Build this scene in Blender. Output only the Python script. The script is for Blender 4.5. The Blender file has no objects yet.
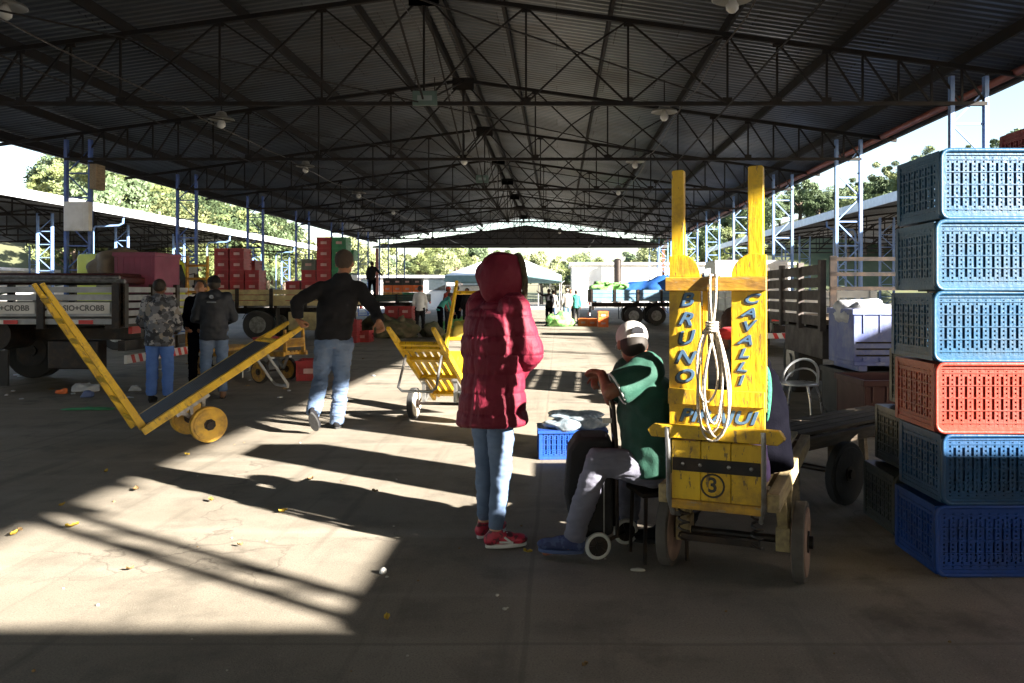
import bpy, math, random
from mathutils import Vector, Matrix, Euler, noise
random.seed(7)
V = Vector
R = math.radians
scene = bpy.context.scene
col = scene.collection
HC = 1.42
def W(px, py, Y):
    """world point that lies Y metres down the hall"""
    return V(((px-558)*Y/800, Y, HC-(py-293)*Y/800))
def G(px, py):
    Y = HC*800/(py-293)
    return V(((px-558)*Y/800, Y, 0))

# ------------------------------------------------------------- materials
def lin(c):
    if isinstance(c, str):
        c = [int(c[i:i+2], 16)/255 for i in (0, 2, 4)]
        c = [x/12.92 if x <= .04045 else ((x+.055)/1.055)**2.4 for x in c]
    return (c[0], c[1], c[2], 1)
MATS = {}
def pm(name, c1, c2=None, sc=4, rough=.6, metal=0, bump=0, bsc=40, stretch=(1,1,1), detail=6, lo=.35, hi=.65,
       dirt=None, dsc=2.2, damt=.5, spec=.5, trans=0, alpha=None, sheen=0, rv=.12, coat=0, chips=None, panel=None):
    if name in MATS: return MATS[name]
    m = bpy.data.materials.new(name); m.use_nodes = True
    nt = m.node_tree; N = nt.nodes; L = nt.links
    b = N['Principled BSDF']
    b.inputs['Roughness'].default_value = rough
    b.inputs['Metallic'].default_value = metal
    b.inputs['Specular IOR Level'].default_value = spec
    b.inputs['Coat Weight'].default_value = coat
    if sheen: b.inputs['Sheen Weight'].default_value = sheen
    if trans: b.inputs['Transmission Weight'].default_value = trans
    if alpha is not None: b.inputs['Alpha'].default_value = alpha
    tc = N.new('ShaderNodeTexCoord'); mp = N.new('ShaderNodeMapping')
    mp.inputs['Scale'].default_value = stretch
    L.new(tc.outputs['Object'], mp.inputs['Vector'])
    c1 = lin(c1); c2 = lin(c2) if c2 else tuple(x*.72 for x in c1[:3])+(1,)
    n = N.new('ShaderNodeTexNoise'); n.inputs['Scale'].default_value = sc; n.inputs['Detail'].default_value = detail
    L.new(mp.outputs[0], n.inputs['Vector'])
    r = N.new('ShaderNodeMapRange'); r.inputs[1].default_value = lo; r.inputs[2].default_value = hi
    L.new(n.outputs['Fac'], r.inputs[0])
    mx = N.new('ShaderNodeMix'); mx.data_type = 'RGBA'
    mx.inputs[6].default_value = c1; mx.inputs[7].default_value = c2
    L.new(r.outputs[0], mx.inputs[0]); out = mx.outputs[2]
    if dirt:
        n2 = N.new('ShaderNodeTexNoise'); n2.inputs['Scale'].default_value = dsc; n2.inputs['Detail'].default_value = 9
        n2.inputs['Roughness'].default_value = .7
        L.new(tc.outputs['Object'], n2.inputs['Vector'])
        r2 = N.new('ShaderNodeMapRange'); r2.inputs[1].default_value = .48; r2.inputs[2].default_value = .72; r2.inputs[4].default_value = damt
        L.new(n2.outputs['Fac'], r2.inputs[0])
        m2 = N.new('ShaderNodeMix'); m2.data_type = 'RGBA'; m2.inputs[7].default_value = lin(dirt)
        L.new(r2.outputs[0], m2.inputs[0]); L.new(out, m2.inputs[6]); out = m2.outputs[2]
    if panel:
        bk = N.new('ShaderNodeTexBrick'); bk.inputs['Scale'].default_value = 1; bk.inputs['Mortar Size'].default_value = .012; bk.inputs['Brick Width'].default_value = panel[0]; bk.inputs['Row Height'].default_value = panel[1]
        bk.inputs['Color1'].default_value = (1,1,1,1); bk.inputs['Color2'].default_value = (panel[2],panel[2],panel[2]*.96,1); bk.inputs['Mortar'].default_value = (.45,.42,.4,1)
        L.new(tc.outputs['Object'], bk.inputs['Vector'])
        m4 = N.new('ShaderNodeMix'); m4.data_type = 'RGBA'; m4.blend_type = 'MULTIPLY'; m4.inputs[0].default_value = 1
        L.new(out, m4.inputs[6]); L.new(bk.outputs['Color'], m4.inputs[7]); out = m4.outputs[2]
    if chips:
        n5 = N.new('ShaderNodeTexNoise'); n5.inputs['Scale'].default_value = chips[1]; n5.inputs['Detail'].default_value = 4; n5.inputs['Roughness'].default_value = .75
        L.new(mp.outputs[0], n5.inputs['Vector'])
        r5 = N.new('ShaderNodeMapRange'); r5.inputs[1].default_value = chips[2]; r5.inputs[2].default_value = chips[2]+.03; r5.inputs[4].default_value = chips[3]
        L.new(n5.outputs['Fac'], r5.inputs[0])
        m5 = N.new('ShaderNodeMix'); m5.data_type = 'RGBA'; m5.inputs[7].default_value = lin(chips[0])
        L.new(r5.outputs[0], m5.inputs[0]); L.new(out, m5.inputs[6]); out = m5.outputs[2]
    L.new(out, b.inputs['Base Color'])
    rr = N.new('ShaderNodeMapRange'); rr.inputs[3].default_value = max(.03, rough-rv); rr.inputs[4].default_value = min(1, rough+rv)
    L.new(n.outputs['Fac'], rr.inputs[0]); L.new(rr.outputs[0], b.inputs['Roughness'])
    if bump:
        n3 = N.new('ShaderNodeTexNoise'); n3.inputs['Scale'].default_value = bsc; n3.inputs['Detail'].default_value = 5
        L.new(mp.outputs[0], n3.inputs['Vector'])
        bp = N.new('ShaderNodeBump'); bp.inputs['Strength'].default_value = bump; bp.inputs['Distance'].default_value = .01
        L.new(n3.outputs['Fac'], bp.inputs['Height']); L.new(bp.outputs[0], b.inputs['Normal'])
    MATS[name] = m
    return m

# ------------------------------------------------------------- mesh builder
def frame(d, up=V((0,0,1))):
    d = d.normalized()
    if abs(d.dot(up)) > .98: up = V((0,1,0)) if abs(d.y) < .9 else V((1,0,0))
    s = d.cross(up).normalized(); u = s.cross(d).normalized()
    return s, u
class MB:
    def __init__(s): s.v = []; s.f = []
    def add(s, vs, fs):
        o = len(s.v); s.v += [V(p) for p in vs]; s.f += [tuple(i+o for i in f) for f in fs]; return s
    def box(s, c, sz, M=None):
        c = V(c); a = []
        for x in (-.5,.5):
            for y in (-.5,.5):
                for z in (-.5,.5):
                    p = V((x*sz[0], y*sz[1], z*sz[2]))
                    if M is not None: p = M @ p
                    a.append(c+p)
        return s.add(a, [(0,1,3,2),(4,6,7,5),(0,4,5,1),(2,3,7,6),(0,2,6,4),(1,5,7,3)])
    def b2(s, x0,x1,y0,y1,z0,z1): return s.box(((x0+x1)/2,(y0+y1)/2,(z0+z1)/2),(x1-x0,y1-y0,z1-z0))
    def bar(s, p, q, w, h=None, up=V((0,0,1))):
        p = V(p); q = V(q); h = h or w; a, u = frame(q-p, up)
        vs = []
        for c in (p, q):
            for i, j in ((-1,-1),(1,-1),(1,1),(-1,1)): vs.append(c+a*i*w/2+u*j*h/2)
        return s.add(vs, [(3,2,1,0),(4,5,6,7),(0,1,5,4),(1,2,6,5),(2,3,7,6),(3,0,4,7)])
    def loft(s, rings, cap=True, closed=False):
        n = len(rings[0]); vs = [p for r in rings for p in r]; fs = []
        m = len(rings); k = m if closed else m-1
        for i in range(k):
            for j in range(n):
                a = i*n+j; b = i*n+(j+1) % n; i2 = ((i+1) % m)*n
                fs.append((a, b, i2+(j+1) % n, i2+j))
        if cap and not closed: fs.append(tuple(range(n-1,-1,-1))); fs.append(tuple(range((m-1)*n, m*n)))
        return s.add(vs, fs)
    def cyl(s, p, q, r0, r1=None, n=16):
        p = V(p); q = V(q); r1 = r0 if r1 is None else r1; a, u = frame(q-p)
        return s.loft([[c+(a*math.cos(t*2*math.pi/n)+u*math.sin(t*2*math.pi/n))*r for t in range(n)] for c, r in ((p,r0),(q,r1))])
    def path(s, pts, r, n=8, closed=False):
        pts = [V(p) for p in pts]; rings = []; m = len(pts); pu = None
        for i, p in enumerate(pts):
            if closed: d = pts[(i+1) % m]-pts[i-1]
            else: d = pts[min(i+1,m-1)]-pts[max(i-1,0)]
            d = d.normalized()
            if pu is None: a, u = frame(d)
            else:
                u = (pu-d*pu.dot(d)); u = u.normalized() if u.length > 1e-6 else frame(d)[1]; a = d.cross(u)
            pu = u; rr = r[i] if isinstance(r,(list,tuple)) else r
            rings.append([p+(a*math.cos(t*2*math.pi/n)+u*math.sin(t*2*math.pi/n))*rr for t in range(n)])
        return s.loft(rings, True, closed)
    def sphere(s, c, r, M=None, n=16, m=10, zmin=-1, zmax=1):
        c = V(c); r = (r,r,r) if isinstance(r,(int,float)) else r; rings = []
        t0 = math.asin(max(-1,zmin)); t1 = math.asin(min(1,zmax))
        for i in range(m+1):
            t = t0+(t1-t0)*i/m; z = math.sin(t); k = max(math.cos(t), .02); ring = []
            for j in range(n):
                a = j*2*math.pi/n; p = V((math.cos(a)*k*r[0], math.sin(a)*k*r[1], z*r[2]))
                if M is not None: p = M @ p
                ring.append(c+p)
            rings.append(ring)
        return s.loft(rings)
    def cap(s, p, r0, q, r1, n=12):
        p = V(p); q = V(q)
        if (q-p).length > 1e-4: s.cyl(p, q, r0, r1, n)
        s.sphere(p, r0, n=n, m=8); s.sphere(q, r1, n=n, m=8); return s
    def prism(s, poly, o, ax, ay, t):
        """poly in 2d, extruded by vector t"""
        o = V(o); ax = V(ax); ay = V(ay); t = V(t); n = len(poly)
        a = [o+ax*x+ay*y for x, y in poly]; b = [p+t for p in a]
        return s.add(a+b, [tuple(range(n-1,-1,-1)), tuple(range(n,2*n))]+[(i,(i+1)%n,n+(i+1)%n,n+i) for i in range(n)])
    def join(s, o, M=None):
        return s.add([M @ p if M is not None else p for p in o.v], o.f)
    def xf(s, M): s.v = [M @ p for p in s.v]; return s
    def mesh(s, name):
        me = bpy.data.meshes.new(name); me.from_pydata([tuple(p) for p in s.v], [], s.f); me.update(); return me
    def build(s, name, mat, parent=None, smooth=False, bevel=0, fix=True):
        me = s.mesh(name)
        if fix:
            import bmesh
            bm = bmesh.new(); bm.from_mesh(me); bmesh.ops.recalc_face_normals(bm, faces=bm.faces); bm.to_mesh(me); bm.free()
        o = bpy.data.objects.new(name, me); col.objects.link(o)
        if mat: me.materials.append(mat)
        if smooth:
            for p in me.polygons: p.use_smooth = True
            if smooth == 'a': me.set_sharp_from_angle(angle=R(40))
        if bevel:
            md = o.modifiers.new('bevel','BEVEL'); md.width = bevel; md.segments = 1 if bevel < .006 else 2; md.limit_method = 'ANGLE'; md.angle_limit = R(40)
        if parent: o.parent = parent
        return o
def tag(o, label=None, cat=None, group=None, kind=None):
    if label: o['label'] = label
    if cat: o['category'] = cat
    if group: o['group'] = group
    if kind: o['kind'] = kind
    return o
def empty(name, loc, rz=0, label=None, cat=None, group=None, rot=None):
    o = bpy.data.objects.new(name, None); col.objects.link(o); o.empty_display_size = .1
    o.location = loc; o.rotation_euler = rot if rot else (0,0,rz)
    return tag(o, label, cat, group)
def copy_tree(o, parent=None):
    c = o.copy(); col.objects.link(c); c.parent = parent
    for ch in list(o.children): copy_tree(ch, c)
    return c
def text_mesh(body, size, mat, name, parent, M, offset=0, extrude=.001, shear=0, spacing=1):
    cu = bpy.data.curves.new('txt','FONT'); cu.body = body; cu.size = size; cu.extrude = extrude; cu.offset = offset; cu.shear = shear
    cu.align_x = 'CENTER'; cu.align_y = 'CENTER'; cu.space_character = spacing; cu.resolution_u = 3
    t = bpy.data.objects.new('txt', cu); col.objects.link(t)
    dg = bpy.context.evaluated_depsgraph_get(); me = bpy.data.meshes.new_from_object(t.evaluated_get(dg))
    bpy.data.objects.remove(t); bpy.data.curves.remove(cu)
    me.transform(M); me.name = name; me.materials.clear(); me.materials.append(mat)
    o = bpy.data.objects.new(name, me); col.objects.link(o); o.parent = parent
    return o
def join_meshes(objs):
    """merge freshly made text meshes into the first one"""
    import bmesh
    bm = bmesh.new()
    for o in objs: bm.from_mesh(o.data)
    bm.to_mesh(objs[0].data); bm.free()
    for o in objs[1:]: bpy.data.objects.remove(o)
    return objs[0]
RX90 = Matrix.Rotation(R(90), 4, 'X')

# palette
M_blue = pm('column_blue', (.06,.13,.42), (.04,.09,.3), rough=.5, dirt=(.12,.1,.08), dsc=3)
M_blue_lit = pm('column_blue_sunlit', (.17,.29,.55), (.12,.22,.46), rough=.5, dirt=(.2,.17,.14), dsc=3)  # column blue lightened, with the sun on the right columns put into it
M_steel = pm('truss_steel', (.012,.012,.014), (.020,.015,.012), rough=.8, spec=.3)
M_roof = pm('roof_sheet', (.13,.145,.17), (.09,.10,.115), panel=(2.4,1.0,.72), sc=.6, rough=.42, metal=.35, dirt=(.10,.08,.06), dsc=.5, damt=.6)
M_roofw = pm('roof_warm', (.30,.24,.19), (.22,.175,.14), sc=.6, rough=.6, dirt=(.10,.08,.06), dsc=.5, damt=.6)
M_white = pm('white_paint', (.75,.75,.73), (.62,.62,.6), rough=.6, dirt=(.35,.3,.25), dsc=1.2, damt=.4)
M_yel = pm('yellow_paint', (.74,.47,.014), (.60,.36,.012), sc=9, rough=.45, dirt=(.16,.09,.03), dsc=7, damt=.75, bump=.25, bsc=60, stretch=(1,1,.25), chips=((.12,.08,.045),38,.595,.85))
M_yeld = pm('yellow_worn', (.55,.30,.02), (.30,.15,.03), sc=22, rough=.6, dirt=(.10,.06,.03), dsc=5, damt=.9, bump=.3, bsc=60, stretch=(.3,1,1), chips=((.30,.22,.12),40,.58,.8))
M_dark = pm('black_rubber', (.018,.018,.02), (.03,.03,.03), rough=.8, bump=.3)
M_blk = pm('black_metal', (.014,.014,.016), (.03,.02,.015), sc=8, rough=.45, metal=.5, dirt=(.10,.06,.035), dsc=9)
M_galv = pm('galvanised', (.42,.42,.42), (.25,.25,.25), sc=12, rough=.35, metal=.8, dirt=(.12,.08,.05), dsc=6)
M_wood = pm('grey_wood', (.33,.25,.16), (.20,.15,.10), sc=5, rough=.8, bump=.5, bsc=30, stretch=(8,1,8), dirt=(.06,.045,.03), dsc=3)
M_woody = pm('worn_plank', (.46,.36,.18), (.30,.23,.13), sc=5, rough=.75, bump=.5, bsc=30, stretch=(8,1,8), dirt=(.10,.07,.04), dsc=5)
M_alu = pm('aluminium_plank', (.34,.35,.37), (.25,.26,.28), sc=6, rough=.42, metal=.3, dirt=(.15,.13,.1), dsc=2.5)
M_white2 = pm('white_panel', (.66,.66,.66), (.58,.58,.58), rough=.5, dirt=(.4,.36,.3), dsc=4, damt=.3)
M_red = pm('red_stripe', (.55,.035,.03), (.45,.03,.03), rough=.45)
M_redc = pm('red_crate', (.30,.018,.025), (.22,.015,.02), sc=3, rough=.5, dirt=(.15,.05,.04), dsc=4)
M_grnc = pm('green_crate', (.03,.20,.09), (.02,.14,.07), sc=3, rough=.5, dirt=(.05,.08,.05), dsc=4)
M_orgc = pm('orange_crate', (.7,.16,.03), (.55,.12,.03), sc=3, rough=.5)
M_glass = pm('cab_glass', (.02,.03,.035), (.03,.04,.05), rough=.08, spec=.8, rv=.02)
M_ltr = pm('blue_lettering', (.075,.15,.26), (.10,.19,.31), sc=30, rough=.75, spec=.2, chips=((.3,.25,.1),60,.66,.6))
M_ltrd = pm('dark_lettering', (.03,.03,.035), (.05,.04,.03), sc=30, rough=.6)
# ================================================================= ground
def ground_mat():
    m = bpy.data.materials.new('floor'); m.use_nodes = True; nt = m.node_tree; N = nt.nodes; L = nt.links
    b = N['Principled BSDF']; tc = N.new('ShaderNodeTexCoord')
    def nz(sc, det=6, ro=.55, st=(1,1,1)):
        mp = N.new('ShaderNodeMapping'); mp.inputs['Scale'].default_value = st; L.new(tc.outputs['Object'], mp.inputs['Vector'])
        n = N.new('ShaderNodeTexNoise'); n.inputs['Scale'].default_value = sc; n.inputs['Detail'].default_value = det; n.inputs['Roughness'].default_value = ro
        L.new(mp.outputs[0], n.inputs['Vector']); return n.outputs['Fac']
    def mr(x, a, b_, c=0, d=1):
        r = N.new('ShaderNodeMapRange'); r.inputs[1].default_value = a; r.inputs[2].default_value = b_; r.inputs[3].default_value = c; r.inputs[4].default_value = d
        L.new(x, r.inputs[0]); return r.outputs[0]
    def mix(f, A, B):
        x = N.new('ShaderNodeMix'); x.data_type = 'RGBA'; L.new(f, x.inputs[0])
        for k, c in ((6,A),(7,B)):
            if isinstance(c, tuple): x.inputs[k].default_value = c
            else: L.new(c, x.inputs[k])
        return x.outputs[2]
    c = mix(mr(nz(.35,8,.6),.35,.65), (.295,.26,.212,1), (.215,.19,.152,1))
    c = mix(mr(nz(2.3,8,.65),.48,.72,0,.7), c, (.13,.115,.094,1))
    c = mix(mr(nz(1.1,4,.5,(.25,3,1)),.55,.75,0,.4), c, (.42,.385,.33,1))
    c = mix(mr(nz(120,3,.7),.5,.72,0,.75), c, (.10,.085,.07,1))
    c = mix(mr(nz(95,2,.5),.63,.72,0,.5), c, (.40,.36,.30,1))
    v = N.new('ShaderNodeTexVoronoi'); v.feature = 'DISTANCE_TO_EDGE'; v.inputs['Scale'].default_value = .32
    mp = N.new('ShaderNodeMapping'); L.new(tc.outputs['Object'], mp.inputs['Vector'])
    ad = N.new('ShaderNodeVectorMath'); ad.operation = 'MULTIPLY_ADD'
    n4 = N.new('ShaderNodeTexNoise'); n4.inputs['Scale'].default_value = 2.5; n4.inputs['Detail'].default_value = 8; L.new(tc.outputs['Object'], n4.inputs['Vector'])
    L.new(n4.outputs['Color'], ad.inputs[0]); ad.inputs[1].default_value = (.9,.9,0); L.new(mp.outputs[0], ad.inputs[2]); L.new(ad.outputs[0], v.inputs['Vector'])
    crk = mr(v.outputs['Distance'], .0, .0035, 1, 0)
    br = mr(nz(.6,3),.45,.6)
    mm = N.new('ShaderNodeMath'); mm.operation = 'MULTIPLY'; L.new(crk, mm.inputs[0]); L.new(br, mm.inputs[1])
    m3 = N.new('ShaderNodeMath'); m3.operation = 'MULTIPLY'; L.new(mm.outputs[0], m3.inputs[0]); m3.inputs[1].default_value = .55
    c = mix(m3.outputs[0], c, (.05,.042,.035,1))
    # slab joints, lightly filled with dirt
    sx_ = N.new('ShaderNodeSeparateXYZ'); L.new(tc.outputs['Object'], sx_.inputs[0])
    for ax_, per, off in (('X',4.6,.12),('Y',5.0,1.75)):
        def mth(op, a, b_=None):
            q = N.new('ShaderNodeMath'); q.operation = op
            for i_, v_ in ((0,a),(1,b_)):
                if v_ is None: continue
                if isinstance(v_,(int,float)): q.inputs[i_].default_value = v_
                else: L.new(v_, q.inputs[i_])
            return q.outputs[0]
        wob = mth('MULTIPLY', nz(1.7,3), .03)
        t_ = mth('ABSOLUTE', mth('SUBTRACT', mth('PINGPONG', mth('ADD', mth('ADD', sx_.outputs[ax_], off), wob), per/2), 0))
        c = mix(mr(t_, .008, .016, .35, 0), c, (.09,.078,.062,1))
        c = mix(mr(t_, .03, .16, .10, 0), c, (.40,.36,.29,1))
    # dark oil spots and tyre smears
    c = mix(mr(nz(.9,6,.65),.57,.66,0,.6), c, (.085,.075,.062,1))
    c = mix(mr(nz(1.6,5,.6,(3.2,.16,1)),.56,.70,0,.5), c, (.12,.105,.085,1))
    L.new(c, b.inputs['Base Color'])
    L.new(mr(nz(1.5,6),.3,.7,.72,.95), b.inputs['Roughness']); b.inputs['Specular IOR Level'].default_value = .25
    bp = N.new('ShaderNodeBump'); bp.inputs['Strength'].default_value = .45; bp.inputs['Distance'].default_value = .006
    L.new(nz(130,4,.7), bp.inputs['Height'])
    bp2 = N.new('ShaderNodeBump'); bp2.inputs['Strength'].default_value = .5; bp2.inputs['Distance'].default_value = .02
    L.new(nz(1.3,3), bp2.inputs['Height']); L.new(bp.outputs[0], bp2.inputs['Normal']); L.new(bp2.outputs[0], b.inputs['Normal'])
    return m
g = MB(); g.add([(-900,-300,0),(900,-300,0),(900,1200,0),(-900,1200,0)], [(0,1,2,3)])
tag(g.build('ground', ground_mat(), fix=False), kind='structure')

# ================================================================= hall
XC = -2.43; HW = 10.2
def roofz(dx): return 7.12-.143*abs(dx)
hall = empty('market_hall', (XC, 30, 0), label='long open market hall with dark corrugated roof carried on steel trusses', cat='market hall')
def hobj(mb, name, mat, **k):
    mb.xf(Matrix.Translation(V((-XC,-30,0)))); return mb.build(name, mat, hall, **k)
def corrugated(x0, x1, fz, y0, y1, pitch, dep, nx=1):
    mb = MB(); n = int((y1-y0)/pitch); prof = []
    for i in range(n+1):
        y = y0+i*pitch
        prof += [(y,0),(y+pitch*.32,0),(y+pitch*.5,dep),(y+pitch*.82,dep)]
    xs = [x0+(x1-x0)*i/nx for i in range(nx+1)]
    vs = [(x,y,fz(x)+d) for x in xs for y, d in prof]; m = len(prof)
    mb.add(vs, [(a*m+i,a*m+i+1,(a+1)*m+i+1,(a+1)*m+i) for a in range(nx) for i in range(m-1)])
    return mb
hobj(corrugated(XC-12.1, XC, lambda x: roofz(x-XC)+.08, -39.5, 62.3, .2, .035), 'roof_sheet', M_roof, fix=False)
hobj(corrugated(XC, XC+11.3, lambda x: roofz(x-XC)+.08, -39.5, 62.3, .2, .035), 'roof_sheet', M_roof, fix=False)
for k, o_ in enumerate((-11.6,-9.8,-7.6,-5.5,-3.4,-1.4,-.22,.22,1.4,3.4,5.5,7.6,9.8,11.0)):
    mb = MB(); x = XC+o_; z = roofz(o_)-.01
    mb.b2(x-.03,x+.03,-39.5,62.2,z-.14,z+.06) if abs(o_) > .3 else mb.b2(x-.035,x+.035,-39.5,62.2,z-.16,z+.05)
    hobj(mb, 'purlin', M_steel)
xs = [0,1.85,3.7,5.5,6.4,7.3,7.95,8.6,9.2,9.75,10.2]
def truss_mb(mir=True):
    mb = MB(); ZB = 4.85
    top = lambda x: 6.86-.138*x
    for s in (-1,1):
        mb.bar((0,0,6.86),(s*10.2,0,top(10.2)),.075,.08); mb.bar((s*10.2,0,top(10.2)),(s*(11.9 if s<0 else 11.1),0,top(11.9 if s<0 else 11.1)),.06,.08)
        mb.bar((0,0,ZB),(s*10.2,0,ZB),.075,.07)
        for i, x in enumerate(xs):
            if i or s > 0: mb.bar((s*x,0,ZB),(s*x,0,top(x)),.036,.036)
            if i < len(xs)-1:
                mb.bar((s*x,.01,top(x)),(s*xs[i+1],.01,ZB),.036,.034)
                if i < 3:
                    mx = (x+xs[i+1])/2; mz = (top(x)+ZB)/2
                    mb.bar((s*mx,-.01,mz),(s*xs[i+1],-.01,top(xs[i+1])),.035,.03)
                    mb.bar((s*mx,-.01,mz),(s*x,-.01,ZB),.035,.03)
        mb.box((0,.0,6.78),(.55,.06,.3))
        for x in xs[:6]: mb.box((s*x,.0,ZB+.06),(.17,.03,.11)); mb.box((s*x,.0,top(x)-.05),(.16,.03,.10))
    return mb
tproto = None
col_ys = [-1.7]+[2.5+6*k for k in range(11)]
for i, y in enumerate([-37.7,-31.7,-25.7,-19.7,-13.7,-7.7]+col_ys[:-1]):
    if tproto is None:
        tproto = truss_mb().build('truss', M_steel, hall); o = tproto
    else: o = tproto.copy(); col.objects.link(o)
    o.location = (0, y-30, 0)
# lengthwise bracing
for i, y in enumerate(col_ys[1:-1]):
    mb = MB()
    for o_ in (0,):
        t = 6.84-.138*abs(o_)
        mb.bar((XC+o_,y,4.88),(XC+o_,y+6,t),.03,.03); mb.bar((XC+o_,y,t),(XC+o_,y+6,4.88),.03,.03)
    mb.bar((XC-5.5,y,4.86),(XC+0,y+6,4.86),.02,.02); mb.bar((XC,y,4.87),(XC+5.5,y+6,4.87),.02,.02)
    hobj(mb, 'brace', M_steel)
mb = MB()
for o_ in (-5.5,5.5): mb.bar((XC+o_,-9,4.80),(XC+o_,56.2,4.80),.022,.022)
hobj(mb, 'tie', M_steel)
# lattice columns
def lattice_col(w, h, d=.11, ch=.075, step=.62):
    mb = MB()
    for s in (-1,1):
        mb.b2(s*w/2-ch/2, s*w/2+ch/2, -d/2, d/2, 0, h)
    n = int(h/step)
    for i in range(n):
        z0 = .15+i*step; z1 = z0+step
        mb.bar((-w/2,0,z0),(w/2,0,z0),.035,.035)
        a, b_ = ((-w/2,w/2) if i % 2 else (w/2,-w/2))
        if z1 < h: mb.bar((a,0,z0),(b_,0,z1),.03,.03)
    mb.box((0,0,.02),(w+.25,.35,.04))
    return mb
cR = lattice_col(.62, 5.35).mesh('column'); cR.materials.append(M_blue_lit)
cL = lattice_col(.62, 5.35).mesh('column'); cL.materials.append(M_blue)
cN = lattice_col(.36, 5.35, d=.07, ch=.055).mesh('column'); cN.materials.append(M_blue_lit)
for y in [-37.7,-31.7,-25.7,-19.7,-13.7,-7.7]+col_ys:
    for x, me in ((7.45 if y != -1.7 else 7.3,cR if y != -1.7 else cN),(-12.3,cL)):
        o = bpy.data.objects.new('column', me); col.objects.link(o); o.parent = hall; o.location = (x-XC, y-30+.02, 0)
mb = MB()
for o_, zc_ in ((-4.6,4.93),(2.2+2.43+.12,4.95),(-.15,6.3)):
    n_ = 60; mb.path([V((XC+o_+.03*math.sin(k*1.7), -9+71*k/n_, zc_-(.10 if k % 5 not in (0,) else .0)*(1 if o_ > -1 else .6))) for k in range(n_+1)], .012, 5)
hobj(mb, 'cable', M_blk)
# gutter pipe on the right eave, cable tray
M_rust = pm('rust_pipe', (.30,.07,.035), (.20,.06,.04), rough=.55, dirt=(.08,.05,.04))
hobj(MB().cyl((8.3,-9,5.42),(8.3,62,5.42),.075,.075,10), 'gutter_pipe', M_rust, smooth='a')
mb = MB()
for s in (-1,1):
    x = XC+s*(12.1 if s < 0 else 11.3); mb.b2(x-.05,x+.05,-39.5,62.3,roofz(x-XC)-.02,roofz(x-XC)+.13)
hobj(mb, 'eave_edge', M_blk)
# far gable of the next shed
gb = empty('gable_end', (XC,61.75,0), label='dark triangular gable panel closing the far end of the hall', cat='gable')
MB().prism([(-11.9,4.9),(11.0,4.9),(11.0,5.16),(0,6.66),(-11.9,5.02)], (0,0,0), (1,0,0), (0,0,1), (0,.12,0)).build('panel', pm('gable_grey',(.07,.07,.075),(.05,.05,.055),rough=.6,stretch=(1,1,1),dirt=(.12,.1,.08)), gb)
for x in (-11.6, 10.6):
    MB().b2(x-.1,x+.1,.2,.4,0,4.89).build('post', M_steel if abs(x) < 6 else M_rust, gb)

# neighbouring sheds
def shed(name, label, xe, dirn, fm, y0, y1):
    s = empty(name, (xe,(y0+y1)/2,0), label=label, cat='market shed')
    T = lambda mb: mb.xf(Matrix.Translation(V((-xe,-(y0+y1)/2,0))))
    fz = lambda x: 5.15+.12*min(abs(x-xe), 20-abs(x-xe)) if abs(x-xe) <= 20 else 5.15
    T(corrugated(xe, xe+dirn*20, fz, y0, y1, .3, .04, nx=2)).build('roof_sheet', M_roof, s, fix=False)
    T(MB().b2(min(xe-.08*dirn,xe),max(xe-.08*dirn,xe),y0,y1,4.95,5.32)).build('fascia', fm, s)
    for k in range(int((y1-y0)/6)):
        y = y0+2+6*k
        mb = MB(); a = xe+dirn*1.5; b_ = xe+dirn*18.5
        mb.bar((a,y,4.75),(b_,y,4.75),.09); mid = xe+dirn*10
        mb.bar((xe+dirn*.2,y,5.1),(mid,y,6.25),.09); mb.bar((mid,y,6.25),(xe+dirn*19.8,y,5.1),.09)
        for j in range(10):
            x = a+(b_-a)*j/10; x2 = a+(b_-a)*(j+1)/10
            mb.bar((x,y,4.75),(x2,y,5.05+.12*min(abs(x2-xe),20-abs(x2-xe))),.05)
            mb.bar((x2,y,4.75),(x2,y,5.05+.12*min(abs(x2-xe),20-abs(x2-xe))),.05)
        T(mb).build('truss', M_steel, s)
        for xx, mt in ((xe+dirn*1.8, cR),(xe+dirn*18, cR)):
            o = bpy.data.objects.new('column', mt); col.objects.link(o); o.parent = s; o.location = (xx-xe, y-(y0+y1)/2, -.5)
            o.location.z = 0; o.scale.z = .9
    # downpipes with elbows at every second bay
    for k in range(0, int((y1-y0)/6), 2):
        y = y0+5+6*k
        T(MB().path([(xe+dirn*.1,y,4.9),(xe+dirn*.12,y,4.65),(xe+dirn*.3,y,4.55),(xe+dirn*1.4,y,4.5),(xe+dirn*1.5,y,4.3),(xe+dirn*1.5,y,0)], .05, 8)).build('downpipe', M_blue_lit, s, smooth='a')
    return s
M_fas = pm('fascia_white', (.72,.74,.78), (.6,.62,.66), rough=.5, dirt=(.4,.38,.35), dsc=.8, damt=.3)
shed('market_shed', 'open market shed to the left beyond the trucks with white fascia', -20, -1, M_fas, -40, 74)
shed('market_shed', 'open market shed on the right behind the crate stacks', 13, 1, M_fas, -38, 70)

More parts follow.
